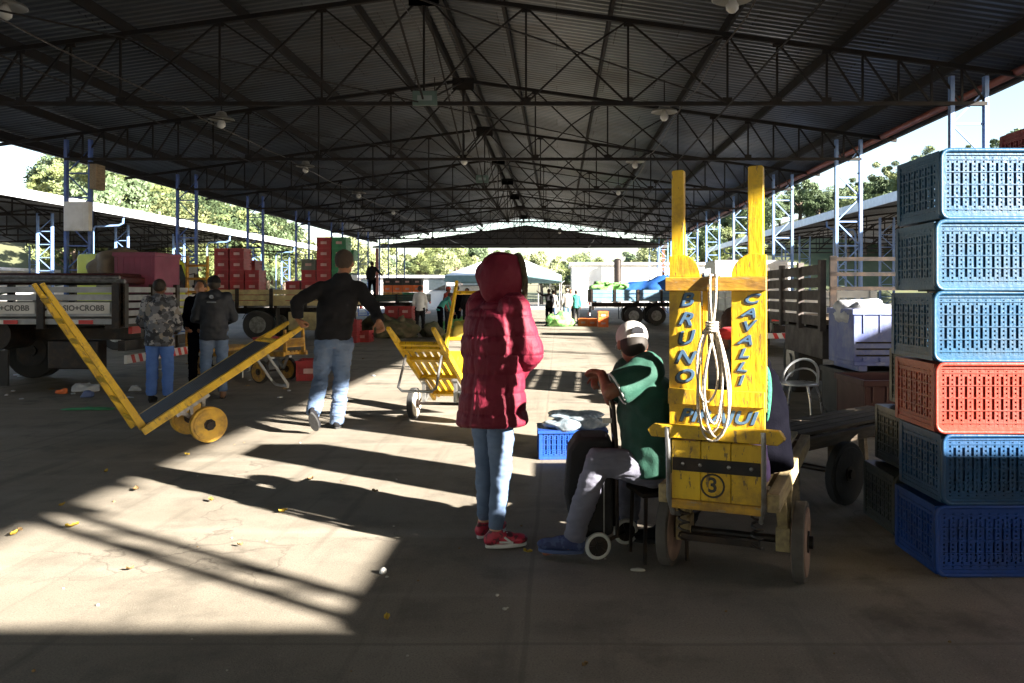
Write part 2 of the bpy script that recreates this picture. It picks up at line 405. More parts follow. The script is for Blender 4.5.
# ================================================================= lamps, boxes on the roof
M_enam = pm('lamp_enamel', (.28,.28,.26), (.2,.2,.18), rough=.4, dirt=(.2,.17,.14))
M_bulb = pm('bulb_glass', (.6,.6,.57), (.5,.5,.48), rough=.2)
def lathe(prof, n=20):
    return MB().loft([[V((r*math.cos(t*2*math.pi/n), r*math.sin(t*2*math.pi/n), z)) for t in range(n)] for r, z in prof])
def make_lamp():
    r = empty('ceiling_lamp', (0,0,0))
    lathe([(.05,.16),(.09,.14),(.12,.06),(.24,.02),(.26,-.01),(.25,-.015),(.1,.03),(.02,.03)]).build('lamp_shade', M_enam, r, smooth='a')
    lathe([(.03,.03),(.05,-.02),(.085,-.09),(.08,-.14),(.04,-.18),(.005,-.19)],14).build('bulb', M_bulb, r, smooth=True)
    MB().cyl((0,0,.14),(0,0,.62),.012,.012,6).build('hanger', M_steel, r)
    return r
lampp = make_lamp(); first = True
spots = [(-7.12,10.3,5.12,'white saucer lamp cut by the top left edge of the picture'),
 (-6.9,16.4,4.98,'white saucer lamp under the left roof slope, nearest whole one'),
 (-7.1,22.5,4.98,'white saucer lamp left, second of the row behind the nearest one'),
 (-7.1,28.5,4.98,'small white lamp left, third of its row going back'),
 (-7.1,34.5,4.98,'tiny white lamp left, fourth of its row going back'),
 (2.2,10.1,5.14,'white lamp at the top edge of the picture right of the ridge'),
 (2.1,15.8,5.0,'darker lamp on the first whole truss, right of the ridge'),
 (2.1,21.8,5.0,'lamp right of the ridge, second behind the one at the top edge'),
 (2.1,27.8,5.0,'small lamp right of the ridge, third behind the top edge one'),
 (-2.45,20.9,4.95,'white bulb lamp hanging on the centre line below the ridge'),
 (.1,46,5.0,'faint lamp far back near the gable'),]
for x, y, z, lb in spots:
    o = lampp if first else copy_tree(lampp); first = False
    o.location = (x,y,z); tag(o, lb, 'lamp', 'lamps hanging under the hall roof')
M_grn = pm('board_green', (.10,.16,.14), (.08,.12,.11), rough=.6)
for (x,y,z,w,h,lb) in ((-2.4,14.42,4.93,.44,.26,'small grey green board hung on the first truss below the ridge'),
                       (-2.5,26.4,5.18,.42,.26,'small green board hung on a truss further back below the ridge')):
    r = empty('hanging_board', (x,y,z), label=lb, cat='board', group='boards hung on the trusses')
    MB().box((0,0,0),(w,.05,h)).build('panel', M_grn, r, bevel=.004)
    MB().box((0,-.028,.0),(w*.6,.006,h*.35)).build('face', pm('board_face',(.25,.3,.3),rough=.6), r)
    for s in (-1,1): MB().cyl((s*w*.4,0,h/2),(s*w*.4,0,h/2+.25),.008,.008,6).build('hanger', M_steel, r)
r = empty('junction_box', (-12.3,20.3,0), label='white rectangular electrical cabinet fixed high on the first left column', cat='electrical box')
a = W(66,202,20.3); b_ = W(91,231,20.3)
MB().b2(a.x+12.3,b_.x+12.3,-.1,.06,b_.z,a.z).build('cabinet', M_white2, r, bevel=.01)
MB().b2(a.x+12.3+.04,b_.x+12.3-.12,-.112,-.1,b_.z+.04,a.z-.04).build('door', M_white2, r, bevel=.004)
r = empty('loudspeaker_box', (-11.7,20.3,0), label='narrow dark box high on the first left column beside its top', cat='box')
a = W(94,165,20.3); b_ = W(101,190,20.3)
MB().b2(a.x+11.7,b_.x+11.7,-.2,.2,b_.z,a.z).build('box', M_wood, r, bevel=.01)
MB().b2(a.x+11.7-.02,b_.x+11.7+.02,-.22,.22,a.z,a.z+.04).build('lid', M_steel, r)
# ================================================================= crates
def crate_mb(w=.60, d=.50, h=.352, det=True):
    """open-work crate lying with its grid towards -y; origin bottom-left-front, returns (body, rim)"""
    b = MB(); t = .006
    def grid(o, ax, ay, nrm, gw, gh, pitch, hole):
        nx = max(1,int(round(gw/(pitch*2)))); px = gw/nx; ny = max(1,int(round(gh/pitch))); py = gh/ny
        o = V(o); ax = V(ax); ay = V(ay); nrm = V(nrm)
        def bx(x0,x1,y0,y1,z0,z1):
            c = o+ax*((x0+x1)/2)+ay*((y0+y1)/2)+nrm*((z0+z1)/2)
            Mx = Matrix((ax,ay,nrm)).transposed(); b.box(c,(x1-x0,y1-y0,z1-z0),Mx)
        for i in range(nx):
            x = i*px
            bx(x, x+px*.22, 0, gh, -.008, 0)
            bx(x+px*.44, x+px*.68, 0, gh, -.008, 0)
            for j in range(ny+1):
                y = max(0,min(gh-py*.5, j*py-py*.25))
                bx(x+px*.22, x+px*.44, y, y+py*.55, -.0075, -.0005)
            bx(x+px*.80, x+px*.90, 0, gh, -.03, -.010)
            for y0_, y1_ in ((0,gh*.13),(gh*.87,gh)): bx(x+px*.68, x+px*1.0, y0_, y1_, -.0078, -.0006)
        for j in range(5):
            y = gh*(.07+.215*j); bx(0, gw, y-.0025, y+.0025, -.006, .004)
        for j in range(3):
            y = gh*(.2+.3*j); bx(0, gw, y-.008, y+.008, -.012, -.0085)
    m = .03
    grid((m,0.008,m),(1,0,0),(0,0,1),(0,-1,0),w-2*m,h-2*m,.0225,.01)
    grid((.008,d-m,m),(0,-1,0),(0,0,1),(-1,0,0),d-2*m,h-2*m,.03,.014)
    # edges
    rc = .045
    def ring(y, g):
        pts = []
        for cx, cz, a0 in ((w-rc,h-rc,0),(rc,h-rc,90),(rc,rc,180),(w-rc,rc,270)):
            for k in range(5):
                a = R(a0+k*22.5); pts.append(V((cx+(rc-g)*math.cos(a), y, cz+(rc-g)*math.sin(a))))
        return pts
    rim = MB()
    rim.loft([ring(-.006,-.004), ring(-.012,.004), ring(-.008,.014), ring(.006,.018), ring(.02,.012), ring(.02,-.001)], cap=False, closed=True)
    # shell behind the rim: thin corner walls
    body_r = []
    for y, g in ((.0,.018),(.02,.004),(d-.02,.004),(d,.02)):
        body_r.append(ring(y,g))
    n = 20
    # panels: top, bottom, back and right side are closed, left side open-work with a frame
    shell = MB()
    shell.b2(.012,w-.012,.016,d-.01,.004,.016); shell.b2(.012,w-.012,.016,d-.01,h-.02,h-.006)
    shell.b2(.012,w-.012,d-.016,d-.004,.01,h-.01); shell.b2(w-.016,w-.004,.016,d-.01,.012,h-.012)
    for z0, z1 in ((.006,m),(h-m,h-.006)): shell.b2(.004,.016,.016,d-.01,z0,z1); shell.b2(.016,w-.016,.002,.012,z0,z1)
    for y0, y1 in ((.014,m+.012),(d-m-.012,d-.006)): shell.b2(.002,.014,y0,y1,.01,h-.01)
    for x0, x1 in ((.01,m+.003),(w-m-.003,w-.01)): shell.b2(x0,x1,.0025,.0115,.012,h-.012)
    b.join(shell)
    # feet under the crate, set in from the ends
    b.b2(w*.18,w*.82,.05,d-.05,-.004,.004)
    return b, rim
def cratemat(n, c, c2): return pm(n, c, c2, sc=3, rough=.42, dirt=tuple(x*.5+.03 for x in c), dsc=5, damt=.6, bump=.2, bsc=50, chips=(tuple(min(1,x*1.6+.03) for x in c),30,.63,.5))
C_st = cratemat('steel_blue_crate', (.016,.080,.165), (.012,.064,.135))
C_st2 = cratemat('pale_blue_crate', (.030,.098,.18), (.024,.08,.155))
C_bl = cratemat('deep_blue_crate', (.012,.065,.32), (.009,.05,.24))
C_tq = cratemat('teal_blue_crate', (.010,.064,.165), (.008,.05,.135))
C_or = cratemat('orange_red_crate', (.31,.042,.026), (.25,.034,.022))
C_dg = cratemat('dull_grey_green_crate', (.05,.058,.052), (.035,.04,.038))
C_mr = cratemat('maroon_crate', (.22,.025,.03), (.16,.02,.025))
bmb, rmb = crate_mb(); crate_me = bmb.mesh('body'); rim_me = rmb.mesh('rim')
for p in rim_me.polygons: p.use_smooth = True
def place_crate(loc, rz, mat, label, group):
    r = empty('vegetable_crate', loc, rz, label, 'crate', group)
    key = mat.name
    if key not in CR:
        a = crate_me.copy(); a.materials.append(mat); b = rim_me.copy(); b.materials.append(mat); CR[key] = (a,b)
    for nm, me in zip(('body','rim'), CR[key]):
        o = bpy.data.objects.new(nm, me); col.objects.link(o); o.parent = r
    return r
CR = {}
stack = [(C_bl,935,'deep blue slatted crate at the bottom of the near right stack, on the floor',0),
 (C_tq,941,'steel blue crate just above the deep blue one in the near right stack',.6),
 (C_or,934,'orange red slatted crate in the middle of the near right stack',-.8),
 (C_st,932,'blue slatted crate resting right on the orange red crate',.5),
 (C_st2,934,'palest blue crate, second from the top of the near right stack',-1.0),
 (C_st,939,'blue slatted crate at the very top of the near right stack',.9)]
for i, (m_, px, lb, dr) in enumerate(stack):
    x = (px-558)*4.0/800; x = x+.005
    place_crate((x,4.0,.357*i+.004), R(dr), m_, lb, 'crates stacked at the right edge')
for i in range(3):
    place_crate(((1.95,2.04,2.15)[i],4.64+.02*i,.357*i+.004), R(-1+i), C_dg,
      ['dull grey crate standing on the floor behind the near stack','dull grey crate on top of the floor one behind the near stack','upper grey green crate peeping out left behind the orange crate'][i], 'grey crates behind the near stack')
for i in range(7):
    place_crate((3.03,5.0,.357*i+.004), 0, [C_bl,C_mr][i%2] if i < 6 else C_mr,
      ['bottom blue crate of the rear right stack','maroon crate second from the floor in the rear right stack','blue crate third from the floor in the rear right stack','maroon crate fourth in the rear right stack','blue crate fifth in the rear right stack','maroon crate just below the top of the rear right stack','maroon crate topping the rear stack at the right edge'][i], 'crates of the rear right stack')

# bins -----------------------------------------------------------------
def bin_(loc, sx, sy, h, mat, label, group=None, rz=0, slots=True, feet=.0, name='pallet_bin', lip=True):
    r = empty(name, loc, rz, label, 'bin', group)
    t = .03; b = MB()
    z0 = .06 if feet == 0 else feet
    b.b2(-sx/2,sx/2,-sy/2,sy/2,z0,z0+.04)
    for s in (-1,1):
        b.b2(-sx/2,sx/2,s*sy/2-(t if s > 0 else 0),s*sy/2+(t if s < 0 else 0),z0+.04,h)
        b.b2(s*sx/2-(t if s > 0 else 0),s*sx/2+(t if s < 0 else 0),-sy/2+t,sy/2-t,z0+.04,h)
    for a in (-1,0,1): b.b2(a*sx*.42-.05,a*sx*.42+.05,-sy/2+.02,sy/2-.02,0,z0)
    if slots:
        for k in range(7):
            x = -sx*.42+sx*.84*k/6
            b.b2(x-.012,x+.012,-sy/2-.012,-sy/2+.002,z0+.05,z0+(h-z0)*.16); b.b2(x-.008,x+.008,-sy/2-.01,-sy/2+.002,h*.62,h-.05)
    bo = b.build('body', mat, r, bevel=.008)
    if lip:
        l = MB()
        for s in (-1,1):
            l.b2(-sx/2-.02,sx/2+.02,s*sy/2-.02,s*sy/2+.02,h-.05,h+.012); l.b2(s*sx/2-.02,s*sx/2+.02,-sy/2+.02,sy/2-.02,h-.05,h+.012)
        l.build('rim', mat, r, bevel=.006)
    if slots:
        for z in (.24,.40,.56):
            zz = z0+(h-z0)*z*.72
            MB().b2(-sx*.48,sx*.48,-sy/2-.006,-sy/2-.002,zz,zz+.018).build('slot', M_steel, bo)
    return r
M_binw = pm('worn_blue_bin', (.09,.12,.34), (.16,.20,.40), sc=5, rough=.6, dirt=(.28,.30,.38), dsc=7, damt=.7)
M_binr = pm('dark_red_bin', (.055,.008,.008), (.04,.007,.007), rough=.5)
M_bing = pm('charcoal_bin', (.03,.032,.035), rough=.6)
M_binm = pm('magenta_bin', (.20,.04,.09), (.15,.03,.07), sc=3, rough=.6, dirt=(.1,.05,.06))
M_bag = pm('white_bag', (.55,.57,.6), (.42,.44,.48), sc=14, rough=.4, bump=.6, bsc=18)
bin_((3.5,8.25,0), .98,.8,.55, M_binr, 'dark red plastic bin on the floor under the worn blue bin')
bin_((3.72,9.08,0), 1.2,.78,.56, M_bing, 'charcoal bin on the floor hidden behind the dark red bin')
bin_((3.82,9.0,.575), 1.28,.8,.66, M_binw, 'worn blue and white bin full of bags on top of the dark bins')
def lump(mb, c, r, seed, n=18, m=12, amp=.25, fr=3, zc=None):
    k = MB().sphere((0,0,0), 1, n=n, m=m)
    for p in k.v:
        q = V((p.x*r[0],p.y*r[1],p.z*r[2])); f = 1+amp*noise.noise(V((q.x*fr+seed,q.y*fr,q.z*fr)))*2+amp*.4*noise.noise(V((q.x*fr*3+seed,q.y*fr*3,q.z*fr*3)))
        q = q*f+V(c)
        if zc is not None and q.z < zc: q.z = zc
        mb.v.append(q)
    o = len(mb.v)-len(k.v); mb.f += [tuple(i+o for i in f) for f in k.f]
    return mb
for i, (x, y, z, rr, lb) in enumerate(((3.35,8.95,1.22,(.26,.26,.16),'white plastic bag bulging from the worn blue bin at its left end'),(3.75,9.0,1.2,(.27,.27,.13),'white plastic bag in the middle of the worn blue bin'),(4.12,9.0,1.18,(.24,.25,.1),'low white bag at the right end of the worn blue bin'))):
    tag(lump(MB(),(x,y,z),rr,i*7+1,n=24,m=16,amp=.3,fr=5).build('plastic_bag', M_bag, smooth=True), lb, 'bag', 'bags in the worn blue bin')
# unseen bins right of the camera, added and sized to shade the foreground
for st, (y0,y1,hh,n) in enumerate(((-.4,.9,.90,3),(.9,1.9,.70,3),(1.9,2.62,.87,2))):
    for k in range(n):
        bin_((5.6,(y0+y1)/2,hh*k), 1.2, y1-y0-.03, hh-.015, (M_bing,M_binw,M_binm)[(st+k)%3], ['lowest','second','third'][k]+' bin of the '+['nearest','middle','farthest'][st]+' unseen stack right of the camera, added for its shade', 'unseen bins added to shade the foreground', slots=False)
# blue crate with bags behind the trolley
c = W(568,446,6.95)
bmb2 = MB(); bmb2.join(bmb, Matrix.Diagonal(V((1,.8,.72,1))))
r = empty('vegetable_crate', (-.17,6.8,0), R(3), 'low deep blue crate on the floor behind the black trolley bag', 'crate')
o = bmb2.build('body', C_bl, r); MB().b2(.0,.6,-.012,.012,.225,.25).b2(0,.02,0,.4,.225,.25).b2(.58,.6,0,.4,.225,.25).b2(0,.6,.39,.41,.225,.25).build('rim', C_bl, r)
M_film = pm('bag_film', (.20,.26,.31), (.34,.39,.44), sc=16, rough=.25, bump=1, bsc=14)
for i, (x, y, z, rr, lb) in enumerate(((.04,6.95,.29,(.16,.17,.06),'crumpled grey blue plastic bag at the left on the blue crate'),(.27,7.0,.30,(.17,.17,.07),'crumpled pale plastic bag at the right on the blue crate'),(.14,6.98,.35,(.24,.15,.04),'shiny clear plastic sheet topping the bags on the blue crate'))):
    tag(lump(MB(),(x,y,z),rr,i*5+2,n=32,m=20,amp=.3,fr=7).build('plastic_bag', M_film, smooth=True), lb, 'bag', 'bags on the blue crate')

# ================================================================= handcarts
def wheel(r, rad, wd, x, y, z, mat_t, mat_r, hub=True):
    w = MB(); n = 32
    w.cyl((x-wd/2,y,z),(x+wd/2,y,z),rad,rad,n); o = w.build('wheel', mat_t, r, smooth='a', bevel=.006)
    d = MB(); d.cyl((x-wd/2-.006,y,z),(x+wd/2+.006,y,z),rad*.86,rad*.86,n); d.build('disc', mat_r, o, smooth='a', bevel=.004)
    h = MB(); h.cyl((x-wd/2-.03,y,z),(x+wd/2+.03,y,z),.032,.032,14); h.cyl((x-wd/2-.012,y,z),(x+wd/2+.012,y,z),.055,.055,8); h.build('hub', M_blk, o, smooth='a')
    return o
def handcart(loc, yaw, tilt, label, group='handcarts of the market porters', w=.46, L=1.7, U=1.55, rad=.17, deck=None, wheelm=None, treadm=None, style='rungs', paint=None, zoff=.0, deckm=None, stand=True, wheel_w=.06, wheel_x=.29, wheel_drop=.27, wheel_y=.45, slats=5, slatgap=.35):
    paint = paint or M_yel; deckm = deckm or paint
    r = empty('handcart', loc, label=label, cat='handcart', group=group, rot=(tilt,0,yaw))
    hw = w/2
    for s in (-1,1):
        # tapering side rail that narrows to a handle
        MB().prism([(-.03,-.036),(L-.35,-.036),(L-.05,-.018),(L,-.016),(L,.018),(L-.05,.022),(L-.35,.036),(-.03,.036)], (s*hw-.02,0,0), (0,1,0), (0,0,1), (.04,0,0)).build('side_rail', paint, r, bevel=.004)
    b = MB(); pw = (w-.05)/slats
    for k in range(slats):
        x = -hw+.03+pw*(k+.5); b.b2(x-pw*(1-slatgap)/2,x+pw*(1-slatgap)/2,.04,L-.42,.02,.042)
    for y in (.1,.55,1.0,L-.45): b.b2(-hw+.021,hw-.021,y-.03,y+.03,-.02,.019)
    b.build('bed', deckm, r, bevel=.002)
    MB().b2(-hw+.021,hw-.021,L-.36,L-.32,-.02,.02).build('crossbar', paint, r, bevel=.003)
    for s in (-1,1):
        wheel(r, rad, wheel_w, s*wheel_x, wheel_y, -wheel_drop, treadm or M_dark, wheelm or paint)
    MB().cyl((-wheel_x-.02,wheel_y,-wheel_drop),(wheel_x+.02,wheel_y,-wheel_drop),.018,.018,10).build('axle', M_blk, r, smooth='a')
    for s in (-1,1):
        m_ = MB(); m_.bar((s*(hw-.05),wheel_y,-wheel_drop+.01),(s*(hw-.05),wheel_y-.13,-.03),.035,.03); m_.bar((s*(hw-.05),wheel_y,-wheel_drop+.01),(s*(hw-.05),wheel_y+.13,-.03),.035,.03)
        m_.b2(s*(hw-.05)-.03,s*(hw-.05)+.03,wheel_y-.17,wheel_y+.17,-.075,-.046); m_.build('axle_bracket', M_galv, r)
    if stand:
        m_ = MB(); y = L-.5
        m_.path([(-hw+.04,y,-.05),(-hw+.03,y+.02,-.42),(-hw+.08,y+.02,-.46),(hw-.08,y+.02,-.46),(hw-.03,y+.02,-.42),(hw-.04,y,-.05)], .014, 8)
        m_.build('stand', M_galv, r, smooth='a')
    if style in ('rungs','board'):
        for s in (-1,1):
            MB().prism([(-.033,-.02),(.033,-.02),(.028,U*.7),(.018,U),(-.018,U),(-.028,U*.7)], (s*(hw-.045)-.018,0,.03), (0,1,0), (0,0,1), (.036,0,0)).build('post', paint, r, bevel=.004)
        n = 7 if style == 'rungs' else 3
        for k in range(n):
            z = .12+(U-.25)*k/(n-1)
            m_ = MB(); m_.b2(-hw+.062,hw-.062,-.03,-.008,z-.02,z+.02); m_.build('rung', paint, r)
    if style == 'board':
        MB().b2(-hw+.0,hw,-.062,-.045,.05,.62).build('board', paint, r, bevel=.003)
    return r
Mwd = pm('yellow_disc', (.72,.42,.03), (.5,.28,.04), sc=9, rough=.5, dirt=(.12,.07,.03), dsc=6, damt=.8)
Mbrn = pm('brown_wheel', (.30,.20,.15), (.22,.14,.11), sc=8, rough=.8, dirt=(.10,.07,.05), dsc=6, bump=.3)
Mtread = pm('grey_tread', (.07,.06,.055), (.10,.09,.08), sc=12, rough=.9, bump=.4)
Mdeckd = pm('dark_bed', (.055,.055,.065), (.04,.04,.045), rough=.5, dirt=(.12,.10,.08))
cart1 = handcart((-3.86,7.36,.19), R(-48), R(31), 'yellow handcart with dark slatted bed, pulled by the left hand of the walking man', rad=.167, L=1.78, U=1.5, wheelm=Mwd, treadm=Mwd, deckm=Mdeckd, slats=8, slatgap=.22, wheel_w=.07)
cart2 = handcart((-1.22,9.3,.21), R(171), R(30.5), 'tilted yellow slatted handcart behind the woman in red, metal stand showing', rad=.17, wheelm=pm('cream_disc',(.45,.42,.36),rough=.7), style='board', slats=5, slatgap=.42)
cart3 = handcart((-5.95,13.2,.45), R(-10), 0, 'yellow handcart with upright ladder frame standing behind the man in printed black jacket', rad=.17, style='rungs', paint=M_yeld)
cart4 = handcart((-4.15,12.6,.47), R(62), R(-2), 'yellow handcart with long level rails parked in shade behind the walking man', rad=.18, L=1.9, U=.35, style='rungs', paint=M_yeld)
# number on the tilted cart's board
T = Matrix.Translation(V((0,-.064,.36))) @ Matrix.Rotation(R(90),4,'X')
brd = [c_ for c_ in cart2.children if c_.name.startswith('board')][0]
ring = MB().path([V((.07*math.cos(t*R(20)),-.0635,.36+.07*math.sin(t*R(20)))) for t in range(18)], .005, 6, closed=True).build('number_ring', M_ltr, brd)
text_mesh('3', .11, M_ltr, 'number', brd, T, extrude=.0015)

# --- the main painted cart
mc = empty('handcart', (.735,3.68,.47), label='tall yellow handcart lettered BRUNO CAVALLI with a rope, beside the seated man', cat='handcart', group='handcarts of the market porters', rot=(0,0,R(-22)))
zz = lambda y: HC-(y-293)*.0046-.47
xx = lambda px: (px-714)*.00466   # across the board
# posts
for s, x in ((-1,-.185),(1,.172)):
    w_ = .029 if s < 0 else .034
    MB().prism([(-w_,zz(290)),(w_,zz(290)),(w_,zz(169.5)),(w_*.8,zz(168)),(-w_*.85,zz(168.3)),(-w_,zz(169.2))], (x,-.012,0), (1,0,0), (0,0,1), (0,.035,0)).build('post', M_yel, mc, bevel=.003)
def arch(x0, x1, side):
    pts = [(x0,zz(277)),(x1,zz(277))]; n = 12; h = zz(254)-zz(277); k = []
    for i in range(n+1):
        a = R(90*i/n)
        if side < 0: k.append((x0+.05+(x1-x0-.05)*math.cos(a), zz(277)+h*math.sin(a)))
        else: k.append((x1-.05-(x1-x0-.05)*math.sin(a), zz(277)+h*math.cos(a)))
    if side < 0: return [(x0,zz(277))]+k+[(x0,zz(256))]
    return [(x1,zz(277)),(x1,zz(256))]+k
for side, x0, x1 in ((-1,-.222,-.075),(1,.066,.222)):
    poly = arch(x0,x1,side)
    body = [(x0,zz(409)),(x1,zz(409)),(x1,zz(277))]
    mbq = MB()
    mbq.b2(x0,x1,-.026,-.008,zz(409),zz(277.01))
    mbq.prism(poly,(0,-.026,0),(1,0,0),(0,0,1),(0,.018,0))
    bd = mbq.build('name_board', M_yel, mc, bevel=.002)
    word = 'BRUNO' if side < 0 else 'CAVALLI'
    y0, y1 = (300,377) if side < 0 else (299,379)
    ls = []; lo = []
    for i, ch in enumerate(word):
        yy = y0+(y1-y0)*i/(len(word)-1); sz = .096 if side < 0 else .083
        xo = (x0+x1)/2+((.006-.003*i) if side < 0 else (.008-.008*i))
        Mt = Matrix.Translation(V((xo,-.0285,zz(yy)))) @ RX90 @ Matrix.Rotation(R((4,-6,8,-4,3,-5,6)[i]),4,'Z') @ Matrix.Diagonal(V((1.15,.88 if side<0 else .72,1,1)))
        ls.append(text_mesh(ch, sz, M_ltr, 'lettering', bd, Mt, offset=.0015, shear=.3))
        Ms = Matrix.Translation(V((-.006,.0012,-.006))) @ Mt
        lo.append(text_mesh(ch, sz, M_ltrd, 'lettering_shadow', bd, Ms, offset=.004, shear=.3))
    join_meshes(ls); join_meshes(lo)
MB().b2(xx(699),xx(704),-.006,.02,zz(440),zz(283)).build('slat', M_yel, mc, bevel=.002)
MB().b2(-.235,.225,-.052,-.0275,zz(291),zz(277)).build('crossbar', M_yeld, mc, bevel=.003)
MB().b2(-.222,.218,-.05,-.0275,zz(405),zz(389)).build('crossbar', M_yel, mc, bevel=.003)
pb = MB().b2(-.22,.216,-.030,-.010,zz(427),zz(405.2)).build('name_board', M_yel, mc, bevel=.002)
Mt = Matrix.Translation(V((0.0,-.0325,zz(416)))) @ RX90 @ Matrix.Diagonal(V((1.25,1,1,1)))
text_mesh('PIRAJUI', .082, M_ltr, 'lettering', pb, Mt, offset=.002, shear=.3, spacing=1.05)
text_mesh('PIRAJUI', .082, M_ltrd, 'lettering_shadow', pb, Matrix.Translation(V((-.005,.0012,-.004))) @ Mt, offset=.003, shear=.3, spacing=1.05)
MB().prism([(-.29,zz(438)),(-.31,zz(431)),(-.28,zz(425)),(.29,zz(425)),(.315,zz(433)),(.28,zz(439))], (-.005,-.075,0), (1,0,0), (0,0,1), (0,.043,0)).build('crossbar', M_yel, mc, bevel=.004)
lp = MB()
for k in range(3): lp.b2(-.205+k*.137,-.205+k*.137+.134,-.045,-.022,zz(500),zz(441))
lp = lp.build('lower_panel', M_yel, mc, bevel=.003)
MB().b2(-.2,.2,-.056,-.0455,zz(471),zz(458)).build('metal_strap', M_blk, lp, bevel=.002)
bt = MB()
for x in (-.15,-.07,.06,.16): bt.sphere((x,-.057,zz(464)),(.009,.006,.009),n=8,m=6)
bt.build('bolt', M_galv, lp, smooth=True)
MB().b2(-.205,.205,-.06,-.0215,zz(509),zz(499.6)).build('bottom_rail', M_yeld, mc, bevel=.004)
T = Matrix.Translation(V((-.015,-.047,zz(484)))) @ RX90
MB().path([V((-.015+.052*math.cos(t*R(18)),-.0465,zz(484)+.052*math.sin(t*R(18)))) for t in range(20)], .0045, 6, closed=True).build('number_ring', M_ltrd, lp)
text_mesh('3', .095, M_ltrd, 'number', lp, T, offset=.002, extrude=.0015)
for s in (-1,1):
    MB().path([(s*.215,-.08,zz(427)),(s*.217,-.085,zz(432)),(s*.216,-.068,zz(450)),(s*.215,-.062,zz(498)),(s*.2,-.04,zz(515)),(s*.19,.04,zz(520))], .0115, 8).build('side_strap', M_galv, mc, smooth='a')
# bed
LB = 1.62
for s in (-1,1): MB().b2(s*.25-.028,s*.25+.028,-.01,LB,-.035,.05).build('side_rail', M_woody, mc, bevel=.004)
for k in range(4):
    x = -.165+k*.11; MB().b2(x-.042,x+.042,.02,LB-.05,.052,.075).build('plank', M_woody, mc, bevel=.003)
mb = MB()
for y in (.1,.5,.95,1.4): mb.b2(-.22,.22,y-.035,y+.035,-.03,.0515)
mb.build('cross_beam', M_wood, mc, bevel=.003)
for s in (-1,1):
    wheel(mc, .195, .055, s*.33, .42, -.275, Mtread, Mbrn)
    m_ = MB(); m_.bar((s*.25,.42,-.26),(s*.25,.27,-.04),.05,.04); m_.bar((s*.25,.42,-.26),(s*.25,.57,-.04),.05,.04); m_.b2(s*.25-.035,s*.25+.035,.36,.48,-.32,-.2)
    m_.build('axle_bracket', M_woody, mc, bevel=.003)
MB().cyl((-.37,.42,-.275),(.37,.42,-.275),.02,.02,10).build('axle', M_blk, mc, smooth='a')
for s in (-1,1): MB().bar((s*.2,LB-.15,-.03),(s*.2,LB-.1,-.468),.05,.05).build('leg', M_wood, mc, bevel=.003)
# springs / tangle under the bed
mb = MB()
for s in (-1,1):
    mb.path([V((s*.17+.025*math.cos(t*.9),.05+.025*math.sin(t*.9),-.05-.006*t)) for t in range(30)], .006, 6)
mb.bar((-.18,.05,-.2),(.18,.05,-.2),.03,.03); mb.build('spring', M_blk, mc, smooth='a')

# rope
M_rope = pm('rope', (.62,.55,.45), (.45,.38,.3), sc=90, rough=.9, bump=1, bsc=160)
def L2W(x,y,z): return mc_M @ V((x,y,z))
mc_M = Matrix.Translation(V((.735,3.68,.47))) @ Matrix.Rotation(R(-22),4,'Z')
rp = MB(); random.seed(3)
x0 = xx(712); yf = -.062
def loop(cx, ztop, zbot, w, ph, yb):
    pts = []
    n = 26
    for i in range(n):
        t = 2*math.pi*i/n
        z = (ztop+zbot)/2+(ztop-zbot)/2*math.cos(t)
        pinch = .35+.65*(1-(math.cos(t)+1)/2)**.6
        x = cx+w*math.sin(t)*pinch+.004*math.sin(3*t+ph)
        pts.append(L2W(x, yb-.012*math.sin(t+ph)-.01*(1-math.cos(t))/2, z))
    rp.path(pts, .0058, 7, closed=True)
loop(x0-.012, zz(325), zz(430), .075, 0, yf-.012)
loop(x0+.004, zz(322), zz(438), .088, 1, yf-.026)
loop(x0-.02, zz(326), zz(400), .055, 2, yf-.036)
loop(x0+.02, zz(330), zz(434), .07, 3, yf-.018)
loop(x0+.012, zz(328), zz(420), .045, 4, yf-.04)
for dx, dy in ((-.014,0),(.014,-.004)):
    rp.path([L2W(x0+dx,-.03+.06,zz(283)),L2W(x0+dx,.0,zz(275.2)),L2W(x0+dx,-.058,zz(275.4)),L2W(x0+dx,-.066,zz(281)),L2W(x0+dx*.9,-.067,zz(300)),L2W(x0+dx*.3,-.07,zz(318)),L2W(x0,-.078,zz(332))], .0062, 7)
for k in range(4): rp.path([L2W(x0+.026*math.cos(t*R(30)),-.088+.03*math.sin(t*R(30)),zz(322+k*2.6)) for t in range(12)], .0058, 7, closed=True)
tag(rp.build('rope', M_rope, smooth=True), 'cream rope coiled and knotted over the top crossbar of the lettered yellow cart', 'rope')
# lilac bag on the bed
M_lil = pm('lilac_plastic', (.38,.27,.6), (.3,.2,.5), sc=9, rough=.35, bump=.5)
p = L2W(.17,.10,.20)
k = MB(); lump(k, p, (.05,.05,.13), 4, n=24, m=16, amp=.35, fr=9, zc=.547)
tag(k.build('plastic_bag', M_lil, smooth=True), 'lilac plastic bag on the bed just behind the board of the lettered cart', 'bag')

